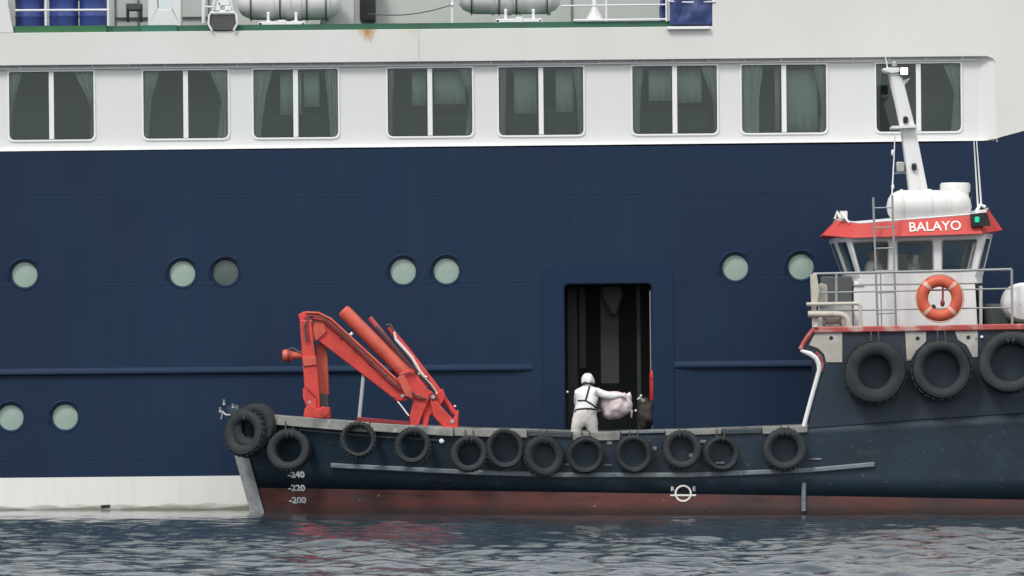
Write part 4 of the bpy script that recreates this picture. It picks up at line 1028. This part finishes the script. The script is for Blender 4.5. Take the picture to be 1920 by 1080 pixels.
# ---------------------------------------------------------------- tyres
def tyre_mesh(R, hole, w, seed):
    r = random.Random(seed)
    prof = [(hole, -w*.28), (hole+.02, -w*.36), (hole+(R-hole)*.35, -w*.47), (hole+(R-hole)*.7, -w*.5), (R*.965, -w*.43), (R*.99, -w*.3), (R, -w*.12), (R, w*.12), (R*.99, w*.3), (R*.965, w*.43), (hole+(R-hole)*.7, w*.5), (hole+(R-hole)*.35, w*.47), (hole+.02, w*.36), (hole, w*.28),
            (hole+.03, w*.22), (R*.88, w*.36), (R*.93, 0), (R*.88, -w*.36), (hole+.03, -w*.22)]
    n = 48; mb = MB().lathe(prof, (0, 0, 0), (0, 1, 0), n, closed=True)
    sq = 1+r.uniform(-.06, .07); ph = r.random()*6
    for v in mb.v:
        a = math.atan2(v.z, v.x); f = 1+.026*math.sin(2*a+ph)+.008*math.sin(5*a+ph*2)
        v.x *= f; v.z *= f*sq
    # tread blocks
    for k_ in range(24):
        a = 2*math.pi*k_/24
        for sy in (-1, 1):
            ca, sa = math.cos(a+.06*sy), math.sin(a+.06*sy); tx_ = Vector((-sa, 0, ca)); rd = Vector((ca, 0, sa))
            cc = rd*(R*1.0)+Vector((0, sy*w*.2, 0)); c8 = []
            for z_ in (-.012, .012):
                for x_, y_ in ((-1, -1), (1, -1), (1, 1), (-1, 1)): c8.append(cc+tx_*x_*R*.085+Vector((0, y_*w*.13, 0))+rd*z_)
            mb.hexa(c8)
    return mb
GT1, GT2 = 'tyre fenders along the low side of the work boat', 'large tyre fenders below the wheelhouse'
TY = [(478, 800, 44, .52, .30, 26, GT1, 'tyre tucked behind the foremost bow tyre with only its upper rim showing'),
      (463, 813, 45, .54, .30, 34, GT1, 'foremost big tyre hung at the stem below the bow roller'),
      (543, 844, 40, .60, .24, 18, GT1, 'tyre hung low just above the draft marks'),
      (672, 825, 34, .74, .20, 8, GT1, 'pale rimmed tyre under the grey strut of the crane'),
      (774, 836, 34, .68, .18, 4, GT1, 'dull tyre below the lower end of the crane just left of the white lamp'),
      (880, 851, 34, .64, .20, 2, GT1, 'tyre right of the small white lamp overlapping the rub rail'),
      (947, 841, 36, .70, .21, 0, GT1, 'tyre reaching up over the grey gunwale cap, left of the dark cap gap'),
      (1019, 855, 38, .60, .19, -14, GT1, 'turned tyre hanging under the dark gap in the gunwale cap'),
      (1098, 853, 35, .70, .21, 0, GT1, 'tyre directly below the person in white'),
      (1188, 851, 35, .69, .2, 0, GT1, 'tyre below the right edge of the open side door'),
      (1279, 843, 36, .63, .2, 6, GT1, 'tyre directly above the load line circle'),
      (1351, 851, 33, .72, .2, -16, GT1, 'upright oval looking tyre right of the load line circle'),
      (1471, 843, 40, .62, .24, 0, GT1, 'last tyre of the low side, under the foot of the white edge bar'),
      (1640, 698, 59, .54, .36, 0, GT2, 'biggest thick walled tyre hung below the cream pipes'),
      (1765, 693, 57, .63, .32, 0, GT2, 'large tyre between two worn brackets under the lifebuoy'),
      (1894, 680, 58, .62, .34, 0, GT2, 'large tyre cut by the right picture edge below the white drum')]
for i, (px, py, rp, hr, w, yaw, g, lab) in enumerate(TY):
    up = py < 720
    Y = (-.03 if up else min(side(px, py-rp*.8), side(px, py)))-w/2-.035
    if i == 0: Y += .06
    if i == 1: Y -= .16
    k_ = (D+Y)/D; R = rp/S*k_
    base = P(px, py, Y)
    t = root('tyre_fender', lab, 'tyre', base-Vector((0, 0, R)), 'w', g)
    mb = tyre_mesh(R*.985, R*hr, w, i)
    rot = Matrix.Rotation(math.radians(-yaw), 3, 'Z') @ Matrix.Rotation(math.radians(random.uniform(-9, 7)), 3, 'X') @ Matrix.Rotation(random.random()*3, 3, 'Y')
    mb.v = [base+rot @ v for v in mb.v]
    mb.build('tyre', RUBBER, t, angle=40)
    # hanging rope from the rail above
    top = sheer_y(px)-2 if not up else 622
    mb = MB()
    for sx in (-.07, .07):
        a = P(px, top, Y+.12)+Vector((sx, 0, 0)); b_ = base+Vector((sx*.6, 0, R*(hr+.02)))
        if a.z < b_.z+.08: a.z = b_.z+.12
        mb.tube([a, (a+b_)/2+Vector((sx*.3, -w*.35, 0)), b_+Vector((0, -w*.42, .03)), b_+Vector((0, -w*.2, -.02)), b_+Vector((0, .0, -.03))], .014, 6)
    mb.build('rope', ROPE, t)

# ================================================================ CRANE
cb = P(820, 0, 1.9); cb.z = zt
cr = root('loader_crane', 'folded bright red knuckle boom crane standing on the fore deck of the work boat', 'crane', (cb.x, 1.9, zt))
Yc = 1.9
def pr(name, pts, y0, y1, mat=RED, bevel=.015, parent=None): return MB().prism(pts, y0, y1).build(name, mat, parent or cr, bevel=bevel)
boom = pr('boom', [(559, 590), (570, 584), (588, 585), (604, 589), (620, 600), (652, 630), (700, 673), (746, 715), (764, 735), (764, 752), (742, 751), (716, 730), (640, 672), (588, 632), (578, 616), (564, 606)], 1.72, 2.02)
MB().tube([P(575, 586, 1.71), P(597, 587, 1.71), P(620, 598, 1.71), P(660, 635, 1.71), P(705, 676, 1.71), P(752, 720, 1.71)], .028, 6).build('boom_flange', REDT, boom)
MB().lathe([(0, -.02), (.1, -.02), (.1, .4), (0, .4)], P(580, 601, 1.68), (0, 1, 0), 20).build('knuckle_pin', REDD, boom)
pr('plate_gusset', [(585, 596), (606, 600), (612, 622), (592, 640), (586, 625)], 1.68, 1.72, REDT, .006, boom)
jib = pr('jib', [(562, 600), (583, 600), (590, 660), (596, 700), (599, 742), (600, 772), (576, 772), (572, 745), (569, 700), (566, 660)], 1.62, 1.84)
pr('jib_collar', [(567, 670), (592, 668), (594, 684), (569, 687)], 1.59, 1.87, REDT, .01, jib)
pr('jib_foot', [(568, 727), (582, 738), (592, 747), (594, 770), (578, 772), (568, 745)], 1.58, 1.62, RED, .006, jib)
pr('jib_extension', [(594, 645), (606, 644), (614, 660), (617, 740), (612, 742), (597, 742), (592, 690)], 1.9, 2.1, REDT, .015, jib)
MB().tube([P(588, 640, 1.87), P(592, 690, 1.87), P(598, 742, 1.87)], .022, 6).build('jib_hose', REDD, jib)
MB().tube([P(574, 726, 1.57), P(592, 745, 1.57)], .014, 6).build('jib_hose', REDD, jib)
pr('clamp_block', [(597, 738), (614, 738), (616, 768), (596, 768)], 1.86, 2.12, DGREY, .01, jib)
# cradle foot under the jib
ft = pr('jib_rest', [(572, 764), (586, 762), (596, 768), (604, 762), (618, 764), (619, 784), (568, 784)], 1.5, 2.2, RED)
MB().lathe([(0, 0), (.085, 0), (.085, .7), (0, .7)], P(609, 771, 1.48), (0, 1, 0), 16).build('rest_roller', RED, ft)
MB().box((P(575, 0, 1.8).x, 1.55, zt), (P(610, 0, 1.8).x, 2.15, P(0, 784, 1.8).z)).build('rest_post', REDD, ft)
# rotator head sticking out forward
mb = MB().lathe([(0, 0), (.10, 0), (.12, .03), (.12, .14), (.09, .17), (.075, .2), (.075, .38), (0, .38)], P(530, 667, 1.75), (1, 0, 0.02), 18); rt = mb.build('rotator', REDT, jib)
MB().lathe([(0.122, -.01), (.126, -.01), (.126, .04), (.122, .04)], P(540, 667, 1.75), (1, 0, 0.02), 18, closed=True).build('rotator_ring', REDD, jib)
MB().tube([P(540, 655, 1.7), P(548, 652, 1.7), P(565, 662, 1.66)], .014, 6).build('rotator_hose', DGREY, jib)
# lift cylinder
cy = MB()
A, B = P(643, 581, 1.86), P(772, 712, 1.86); ax = (B-A).normalized(); Lc = (B-A).length
cy.lathe([(0, 0), (.10, 0), (.128, .03), (.132, .06), (.132, Lc), (0, Lc)], A, ax, 24)
ram = cy.build('lift_cylinder', REDT, cr)
mb = MB().lathe([(.14, -.04), (.16, -.04), (.16, .06), (.14, .06)], B-ax*.12, ax, 24, closed=True); mb.build('cylinder_gland', RED, ram)
mb = MB().tube([P(657, 628, 1.7), P(661, 624, 1.7)], .03, 8); mb.build('grease_point', TRIM, boom)
# slimmer tubes
MB().tube([P(693, 596, 1.95), P(745, 660, 1.95), P(800, 728, 1.95)], .055, 12).build('extension_cylinder', M('purplish_red', (0.42, 0.07, 0.075), .45, .15, 3), cr)
MB().tube([P(706, 612, 1.9), P(790, 714, 1.9)], .03, 8).build('hose_run', DGREY, cr)
ob = MB().tube([P(729, 613, 1.86), P(766, 660, 1.86), P(812, 720, 1.86), P(853, 776, 1.86)], [.05, .06, .06, .055], 12).build('outer_cylinder', RED, cr)
MB().tube([P(739, 622, 1.78), P(742, 636, 1.77), P(757, 653, 1.77), P(772, 670, 1.77), P(786, 694, 1.77), P(797, 707, 1.8)], [.016, .03, .03, .03, .03, .02], 8).build('white_hose', HOSE, cr)
MB().tube([P(724, 610, 1.8), P(732, 608, 1.8), P(740, 624, 1.8)], .02, 8).build('hose_end', DGREY, cr)
MB().tube([P(788, 700, 1.75), P(808, 720, 1.75), P(822, 740, 1.75)], .018, 6).build('valve_pipe', CREAM, cr)
mb = MB()
for px, py in ((799, 707), (819, 738), (853, 762)): mb.ball(P(px, py, 1.76), .03, n=8, m=6)
mb.build('pipe_fitting', CHROME, cr)
# column and base
col_ = pr('column', [(748, 700), (762, 697), (782, 704), (800, 728), (812, 736), (806, 748), (795, 770), (782, 806), (770, 806), (768, 780), (775, 752), (757, 735)], 1.66, 2.14)
pr('link_arm', [(745, 708), (757, 702), (771, 730), (774, 748), (760, 742)], 1.6, 1.66, REDT, .006, col_)
MB().tube([P(746, 716, 1.62), P(752, 702, 1.62), P(766, 698, 1.62), P(778, 700, 1.62)], .018, 6).build('column_hose', REDD, col_)
pr('column_side', [(798, 744), (812, 738), (824, 748), (822, 765), (806, 780), (800, 806), (792, 806), (793, 775)], 1.72, 2.08, RED, .015, col_)
st = pr('stabiliser', [(806, 748), (818, 752), (840, 776), (850, 786), (857, 768), (860, 770), (858, 806), (836, 806), (812, 780)], 1.62, 1.76)
pr('stabiliser_foot', [(848, 786), (860, 768), (862, 798), (852, 804)], 1.76, 2.1, REDD, .01, st)
pr('column_head', [(818, 738), (830, 728), (836, 745), (826, 760), (816, 756)], 1.7, 2.05, RED)
MB().lathe([(0, 0), (.08, 0), (.08, .5), (0, .5)], P(812, 744, 1.62), (0, 1, 0), 18).build('base_pin', REDD, col_)
MB().box((P(765, 0, 1.9).x, 1.55, zt), (P(858, 0, 1.9).x, 2.25, P(0, 800, 1.9).z)).build('pedestal', RED, cr, bevel=.02)
for k_, (off, mt) in enumerate(((0, DGREY), (5, REDD))):
    MB().tube([P(574+off, 640, 1.58), P(570+off, 612, 1.6), P(580, 592+off, 1.64), P(606, 596+off, 1.66), P(640, 624+off, 1.67), P(690, 672+off, 1.67), P(742, 722+off, 1.67), P(762, 728+off, 1.62), P(782, 742+off, 1.62), P(800, 748, 1.62)], .016, 6).build('hydraulic_hose', mt, cr)
for px, py, y_, rr in ((580, 601, 1.65, .05), (812, 744, 1.6, .04), (755, 742, 1.66, .035), (786, 700, 1.68, .03), (848, 790, 1.6, .04), (580, 754, 1.57, .03)):
    MB().lathe([(0, 0), (rr, 0), (rr, .04), (0, .04)], P(px, py, y_), (0, 1, 0), 8).build('pin_head', GALV, cr)
for px, py in ((640, 640), (668, 664), (696, 690), (722, 714)):
    MB().box(P(px-4, py-6, 1.685), P(px+3, py-13, 1.72)).build('hose_clip', REDD, boom)
# chrome rod, strut, deck beam
MB().tube([P(737, 744, 1.68), P(751, 760, 1.68), P(766, 780, 1.68)], .024, 8).build('piston_rod', CHROME, cr)
MB().tube([P(737, 744, 1.66), P(745, 753, 1.66)], .03, 8).build('rod_end', REDD, cr)
MB().tube([P(682, 700, 1.8), P(673, 790, 1.8)], .036, 8).build('prop_strut', STRUT, cr)
MB().bar(P(669, 786, 1.75), P(772, 795, 1.75), .09, .12).build('deck_beam', REDD, cr, bevel=.01)
MB().box((P(669, 0, 1.75).x, 1.68, zt), (P(676, 0, 1.75).x, 1.84, P(0, 788, 1.75).z)).build('beam_foot', REDD, cr)

# ================================================================ PEOPLE
def skin_body(name, V, E, Rd, root_i, mats, parent=None, sub=2):
    me = bpy.data.meshes.new(name); me.from_pydata([tuple(v) for v in V], E, []); me.update()
    o = bpy.data.objects.new(name, me); COL.objects.link(o)
    sk = o.modifiers.new('skin', 'SKIN'); sk.use_smooth_shade = True
    if not me.skin_vertices: 
        me.attributes.new('skin_vertices', 'FLOAT2', 'POINT') if False else None
    lay = me.skin_vertices[0].data if len(me.skin_vertices) else None
    for i, r in enumerate(Rd):
        rr = r if isinstance(r, tuple) else (r, r)
        lay[i].radius = rr; lay[i].use_root = (i == root_i)
    s2 = o.modifiers.new('sub', 'SUBSURF'); s2.levels = sub; s2.render_levels = sub
    dg = bpy.context.evaluated_depsgraph_get(); m2 = bpy.data.meshes.new_from_object(o.evaluated_get(dg))
    bpy.data.objects.remove(o)
    return m2
def person(label, J, mats, colfn, legs=True, hood=True, face=True, name='person'):
    """J: joint name -> world Vector. Builds one continuous body; colfn(world point) -> material index"""
    V, E, Rd, idx = [], [], [], {}
    def add(nm, p, r, par=None):
        V.append(Vector(p)); Rd.append(r); idx[nm] = len(V)-1
        if par is not None: E.append((idx[par], idx[nm]))
        return Vector(p)
    add('pelvis', J['pelvis'], (.185, .15))
    add('waist', J['waist'], (.235, .16), 'pelvis'); add('chest', J['chest'], (.24, .165), 'waist')
    add('upper', J['upper'], (.165, .12), 'chest'); add('neck', J['neck'], .07, 'upper')
    hd = J['head']; add('jaw', J['neck'].lerp(hd, .55), .075, 'neck'); add('head', hd, (.098, .11), 'jaw'); add('crown', hd+(hd-J['neck']).normalized()*.075, .075, 'head')
    for s_ in ('L', 'R'):
        sh, el, wr = J['sh'+s_], J['el'+s_], J['wr'+s_]
        add('sh'+s_, sh, .092, 'upper'); add('ua'+s_, sh.lerp(el, .5), .092, 'sh'+s_); add('el'+s_, el, .08, 'ua'+s_)
        add('fa'+s_, el.lerp(wr,   .45), .062, 'el'+s_); add('wr'+s_, wr, .040, 'fa'+s_)
        d = (J.get('pt'+s_, wr+(wr-el))-wr).normalized()
        up = Vector((0, 0, 1)); sd = d.cross(up).normalized(); nrm = sd.cross(d)
        add('pa'+s_, wr+d*.06, (.036, .022), 'wr'+s_)
        for q, (off, ln) in enumerate(((-.030, .062), (-.010, .074), (.011, .070), (.030, .055))):
            k1 = wr+d*.10+sd*off; add(f'k{q}'+s_, k1, .0115, 'pa'+s_)
            add(f'm{q}'+s_, k1+d*ln*.55-nrm*.012, .010, f'k{q}'+s_); add(f't{q}'+s_, k1+d*ln*.9-nrm*.035, .008, f'm{q}'+s_)
        add('th'+s_, wr+d*.05-sd*.042-nrm*.01, .013, 'pa'+s_); add('tt'+s_, wr+d*.085-sd*.055-nrm*.03, .010, 'th'+s_)
        if legs:
            hp, kn, an = J['hp'+s_], J['kn'+s_], J['an'+s_]
            add('hp'+s_, hp, .118, 'pelvis'); add('tg'+s_, hp.lerp(kn, .5), .105, 'hp'+s_); add('kn'+s_, kn, .092, 'tg'+s_)
            add('cf'+s_, kn.lerp(an, .35), .085, 'kn'+s_); add('an'+s_, an, .045, 'cf'+s_)
            f = J['fwd']; add('bl'+s_, an+f*.13+Vector((0, 0, -.055)), .042, 'an'+s_); add('to'+s_, an+f*.2+Vector((0, 0, -.06)), .03, 'bl'+s_)
    me = skin_body('body', V, E, Rd, 0, mats)
    for m_ in mats: me.materials.append(m_)
    base = Vector((J['pelvis'].x, J['pelvis'].y, J['floor']))
    if face:
        # eyes, nose, mouth, ears as part of the head surface (joined into the body mesh)
        bm = bmesh.new(); bm.from_mesh(me); f = J['look'].normalized(); rt = f.cross(Vector((0, 0, 1))).normalized(); upv = rt.cross(f)
        def blob(p, s3, mi):
            M_ = Matrix((rt*s3[0], f*s3[1], upv*s3[2])).transposed().to_4x4(); M_.translation = p
            r_ = bmesh.ops.create_icosphere(bm, subdivisions=2, radius=1, matrix=M_)
            for fc in {fc for v in r_['verts'] for fc in v.link_faces}: fc.material_index = mi; fc.smooth = True
        h0 = hd
        blob(h0+f*.112-upv*.01, (.016, .024, .026), 1)
        for sg in (-1, 1):
            blob(h0+f*.095+rt*.034*sg+upv*.018, (.013, .008, .008), 2); blob(h0+rt*.098*sg-upv*.005, (.012, .02, .03), 1)
        blob(h0+f*.095-upv*.055, (.024, .010, .007), 1)
        bm.to_mesh(me); bm.free()
    for p in me.polygons:
        p.use_smooth = True
        if p.material_index == 0: p.material_index = colfn(p.center)
    rootp = root(name, label, 'person', base)
    me.transform(Matrix.Translation(-base))
    b = bpy.data.objects.new('body', me); COL.objects.link(b); b.parent = rootp; ORG[b.name] = base
    # cloth folds
    tx_ = bpy.data.textures.get('cloth_folds') or bpy.data.textures.new('cloth_folds', 'CLOUDS'); tx_.noise_scale = .085
    dm = b.modifiers.new('folds', 'DISPLACE'); dm.texture = tx_; dm.strength = .04; dm.mid_level = .5
    return rootp, b, base

Yp = 3.75
q = lambda px, py, dy=0: P(px, py, Yp+dy)
J = dict(pelvis=q(1096, 778), waist=q(1098, 766, .03), chest=q(1101, 748, .10), upper=q(1100, 733, .17), neck=q(1101, 725, .22), head=q(1102, 713.5, .27),
         shL=q(1084, 737, .16), elL=q(1083, 762, .33), wrL=q(1118, 770, .42), ptL=q(1150, 768, .42),
         shR=q(1119, 735, .16), elR=q(1145, 744, .10), wrR=q(1163, 742, .12), ptR=q(1180, 748, .20),
         hpL=q(1081, 790), knL=q(1077, 832, .06), anL=q(1078, 868, 0), hpR=q(1111, 790), knR=q(1114, 832, .08), anR=q(1112, 868, .02),
         fwd=Vector((.1, 1, 0)).normalized(), look=Vector((.25, 1, -.15)), floor=zt)
J['anL'].z = zt+.1; J['anR'].z = zt+.1
wristR, handd = J['wrR'], J
def cf(p):
    if (p-J['head']).length < .125 and (p-J['head']).dot(J['look']) > .03: return 1
    for s_ in ('L', 'R'):
        if (p-J['wr'+s_]).dot((J['pt'+s_]-J['wr'+s_]).normalized()) > .005 and (p-J['wr'+s_]).length < .24: return 3
    if p.z < zt+.13: return 2
    return 4 if p.z < J['waist'].z-.03 else 0
worker, wbody, wbase = person('person in white hooded coverall with black harness straps, seen from behind handing over a bag', J, [CLOTH, SKIN, DARK2, GLOVE, CLOTHT], cf)
# hood
hd = J['head']; f = J['look'].normalized(); rt_ = f.cross(Vector((0, 0, 1))).normalized(); upv = rt_.cross(f)
vs, fs = [], []; nH, mH = 20, 14
for j in range(mH+1):
    th = math.pi*(.0+.80*j/mH)
    for i in range(nH+1):
        ph = math.radians(-128+256*i/nH)
        d = (-f*math.cos(ph)+rt_*math.sin(ph))*math.sin(th)+upv*math.cos(th)
        s3 = .128+.006*math.sin(ph*5+th*3)
        vs.append(hd+Vector((d.x*s3*.95, d.y*s3*1.05, d.z*s3*1.12))-upv*.01)
fs = [(j*(nH+1)+i, j*(nH+1)+i+1, (j+1)*(nH+1)+i+1, (j+1)*(nH+1)+i) for j in range(mH) for i in range(nH)]
h = MB().add(vs, fs).build('hood', CLOTH, worker, angle=80); h.modifiers.new('cloth_thickness', 'SOLIDIFY').thickness = .008
# harness webbing: lines laid on the back by dropping them onto the body surface
dg = bpy.context.evaluated_depsgraph_get(); ev = wbody.evaluated_get(dg); em = ev.to_mesh()
bv = BVHTree.FromPolygons([v.co+wbase for v in em.vertices], [tuple(p.vertices) for p in em.polygons]); ev.to_mesh_clear()
def lay(px, py):
    o_ = Vector((0, -D, H)); d_ = (P(px, py, Yp)-o_).normalized()
    h_ = bv.ray_cast(o_, d_)
    if h_[0] is None: h_ = bv.find_nearest(P(px, py, Yp-.05))
    return h_[0]+Vector((0, -.006, 0))
def web(nm, pts, r=.014):
    out = []
    for a, b_ in zip(pts, pts[1:]):
        for t in np.linspace(0, 1, 6)[:-1]: out.append(lay(a[0]*(1-t)+b_[0]*t, a[1]*(1-t)+b_[1]*t))
    out.append(lay(*pts[-1])); MB().tube(out, r, 8).build(nm, STRAP, worker)
web('back_strap', [(1105, 726), (1102, 737), (1098, 751)], .02)
web('cross_strap', [(1084, 751), (1098, 751), (1110, 758), (1120, 766)], .017)
web('belt', [(1073, 771), (1086, 767), (1096, 766), (1108, 766), (1121, 769)], .017)
nk = q(1102, 721.5, .24); MB().lathe([(.10, -.03), (.125, -.02), (.122, .022), (.10, .03)], nk, (0.05, .35, 1), 24, closed=True).build('collar', STRAP, worker)
MB().tube([q(1119, 768, -.1), q(1123, 764, -.1), q(1123, 755, -.1), q(1128, 749, -.08)], .013, 8).build('side_strap', STRAP, worker)

# bag held out to the ship
bc = P(1155, 759, 4.06)
bagr = root('refuse_bag', 'bulging pinkish white sack held out towards the open door by person in white', 'bag', bc-Vector((0, 0, .28)))
mb = MB(); n, m_ = 40, 26; vs = []
for j in range(m_+1):
    th = math.pi*j/m_
    for i in range(n):
        ph = 2*math.pi*i/n; d = Vector((math.sin(th)*math.cos(ph), math.sin(th)*math.sin(ph), math.cos(th)))
        r_ = .285+.05*mnoise.noise(d*1.7+Vector((3, 1, 2)))+.022*mnoise.noise(d*5.2)+.012*abs(mnoise.noise(d*9))
        v = Vector((d.x*r_*1.02, d.y*r_*.8, d.z*r_*.98))
        if d.z < -.5: v.x -= .03*(-d.z)
        vs.append(bc+v)
mb.add(vs, [(j*n+i, j*n+(i+1) % n, (j+1)*n+(i+1) % n, (j+1)*n+i) for j in range(m_) for i in range(n)])
mb.build('sack', BAGM, bagr, angle=80)
mb = MB().lathe([(.11, -.1), (.07, 0), (.055, .05), (.07, .1), (.08, .13), (.06, .14), (0.02, .1)], bc+Vector((.16, 0, .13)), (.8, .3, .3), 16)
for v in mb.v: v += Vector((mnoise.noise(v*9), mnoise.noise(v*9+Vector((5, 0, 0))), mnoise.noise(v*9+Vector((0, 5, 0)))))*.03
mb.build('tied_neck', CLOTH, bagr, angle=80)
mb = MB().tube([bc+Vector((.22, -.03, -.05)), bc+Vector((.3, -.02, -.12)), bc+Vector((.3, 0, -.25))], [.035, .03, .012], 8); mb.build('drawn_corner', BAGM, bagr)

# dark mass standing in for an unidentified shape on the door sill
sc_ = P(1214, 778, 5.12)
dsk = root('dark_mass', 'unidentified dark brown mass on the door sill right of the pinkish bag', 'sack', sc_-Vector((0, 0, .33)))
mb = MB(); n, m_ = 32, 20; vs = []
for j in range(m_+1):
    th = math.pi*j/m_
    for i in range(n):
        ph = 2*math.pi*i/n; d = Vector((math.sin(th)*math.cos(ph), math.sin(th)*math.sin(ph), math.cos(th)))
        r_ = 1+.22*mnoise.noise(d*1.9+Vector((9, 4, 2)))+.09*mnoise.noise(d*5)
        vs.append(sc_+Vector((d.x*r_*.19, d.y*r_*.2, d.z*r_*.31)))
mb.add(vs, [(j*n+i, j*n+(i+1) % n, (j+1)*n+(i+1) % n, (j+1)*n+i) for j in range(m_) for i in range(n)])
mb.build('sack', M('dark_brown_cloth', (0.035, 0.028, 0.025), .8, .3, 5, bump=.6, bscale=10), dsk, angle=80)
MB().tube([sc_+Vector((-.08, -.05, .26)), sc_+Vector((-.16, -.1, .33)), sc_+Vector((-.2, -.12, .3))], [.05, .035, .02], 8).build('pale_stub', WORN, dsk)

# two people in the wheelhouse
def sitter(px, py, Yq, lab, face_dir, cm):
    g = lambda x, y, d=0: P(px+x, py+y, Yq+d)
    Jq = dict(pelvis=g(0, 66), waist=g(0, 52), chest=g(0, 36), upper=g(0, 24), neck=g(-1, 14), head=g(-2, 2), shL=g(-6, 24, -.2), elL=g(-14, 46, -.22), wrL=g(-30, 52, -.14), shR=g(-6, 24, .2), elR=g(-14, 46, .22), wrR=g(-30, 52, .14),
              fwd=face_dir, look=face_dir, floor=zf)
    for s_, dy in (('L', -.1), ('R', .1)):
        Jq['hp'+s_] = g(0, 72, dy); Jq['kn'+s_] = g(-2, 100, dy); Jq['an'+s_] = g(0, 125, dy); Jq['an'+s_].z = zf+.1; Jq['kn'+s_].z = (Jq['hp'+s_].z+zf)/2+.05
    def c2(p):
        if (p-Jq['head']).length < .14 and (p-Jq['head']).dot(face_dir) > .0: return 1
        if p.z < zf+.12: return 2
        return 0
    return person(lab, Jq, [cm, SKIN, DARK2, GLOVE, CLOTHT], c2)
sitter(1641, 474, 1.28, 'person in white behind the wheelhouse window nearest the bow, beside the ladder', Vector((-1, -.35, 0)).normalized(), CLOTH)
sitter(1716, 481, 1.5, 'person in grey white clothing seen dimly through the middle wheelhouse window', Vector((-1, .3, 0)).normalized(), CURT)
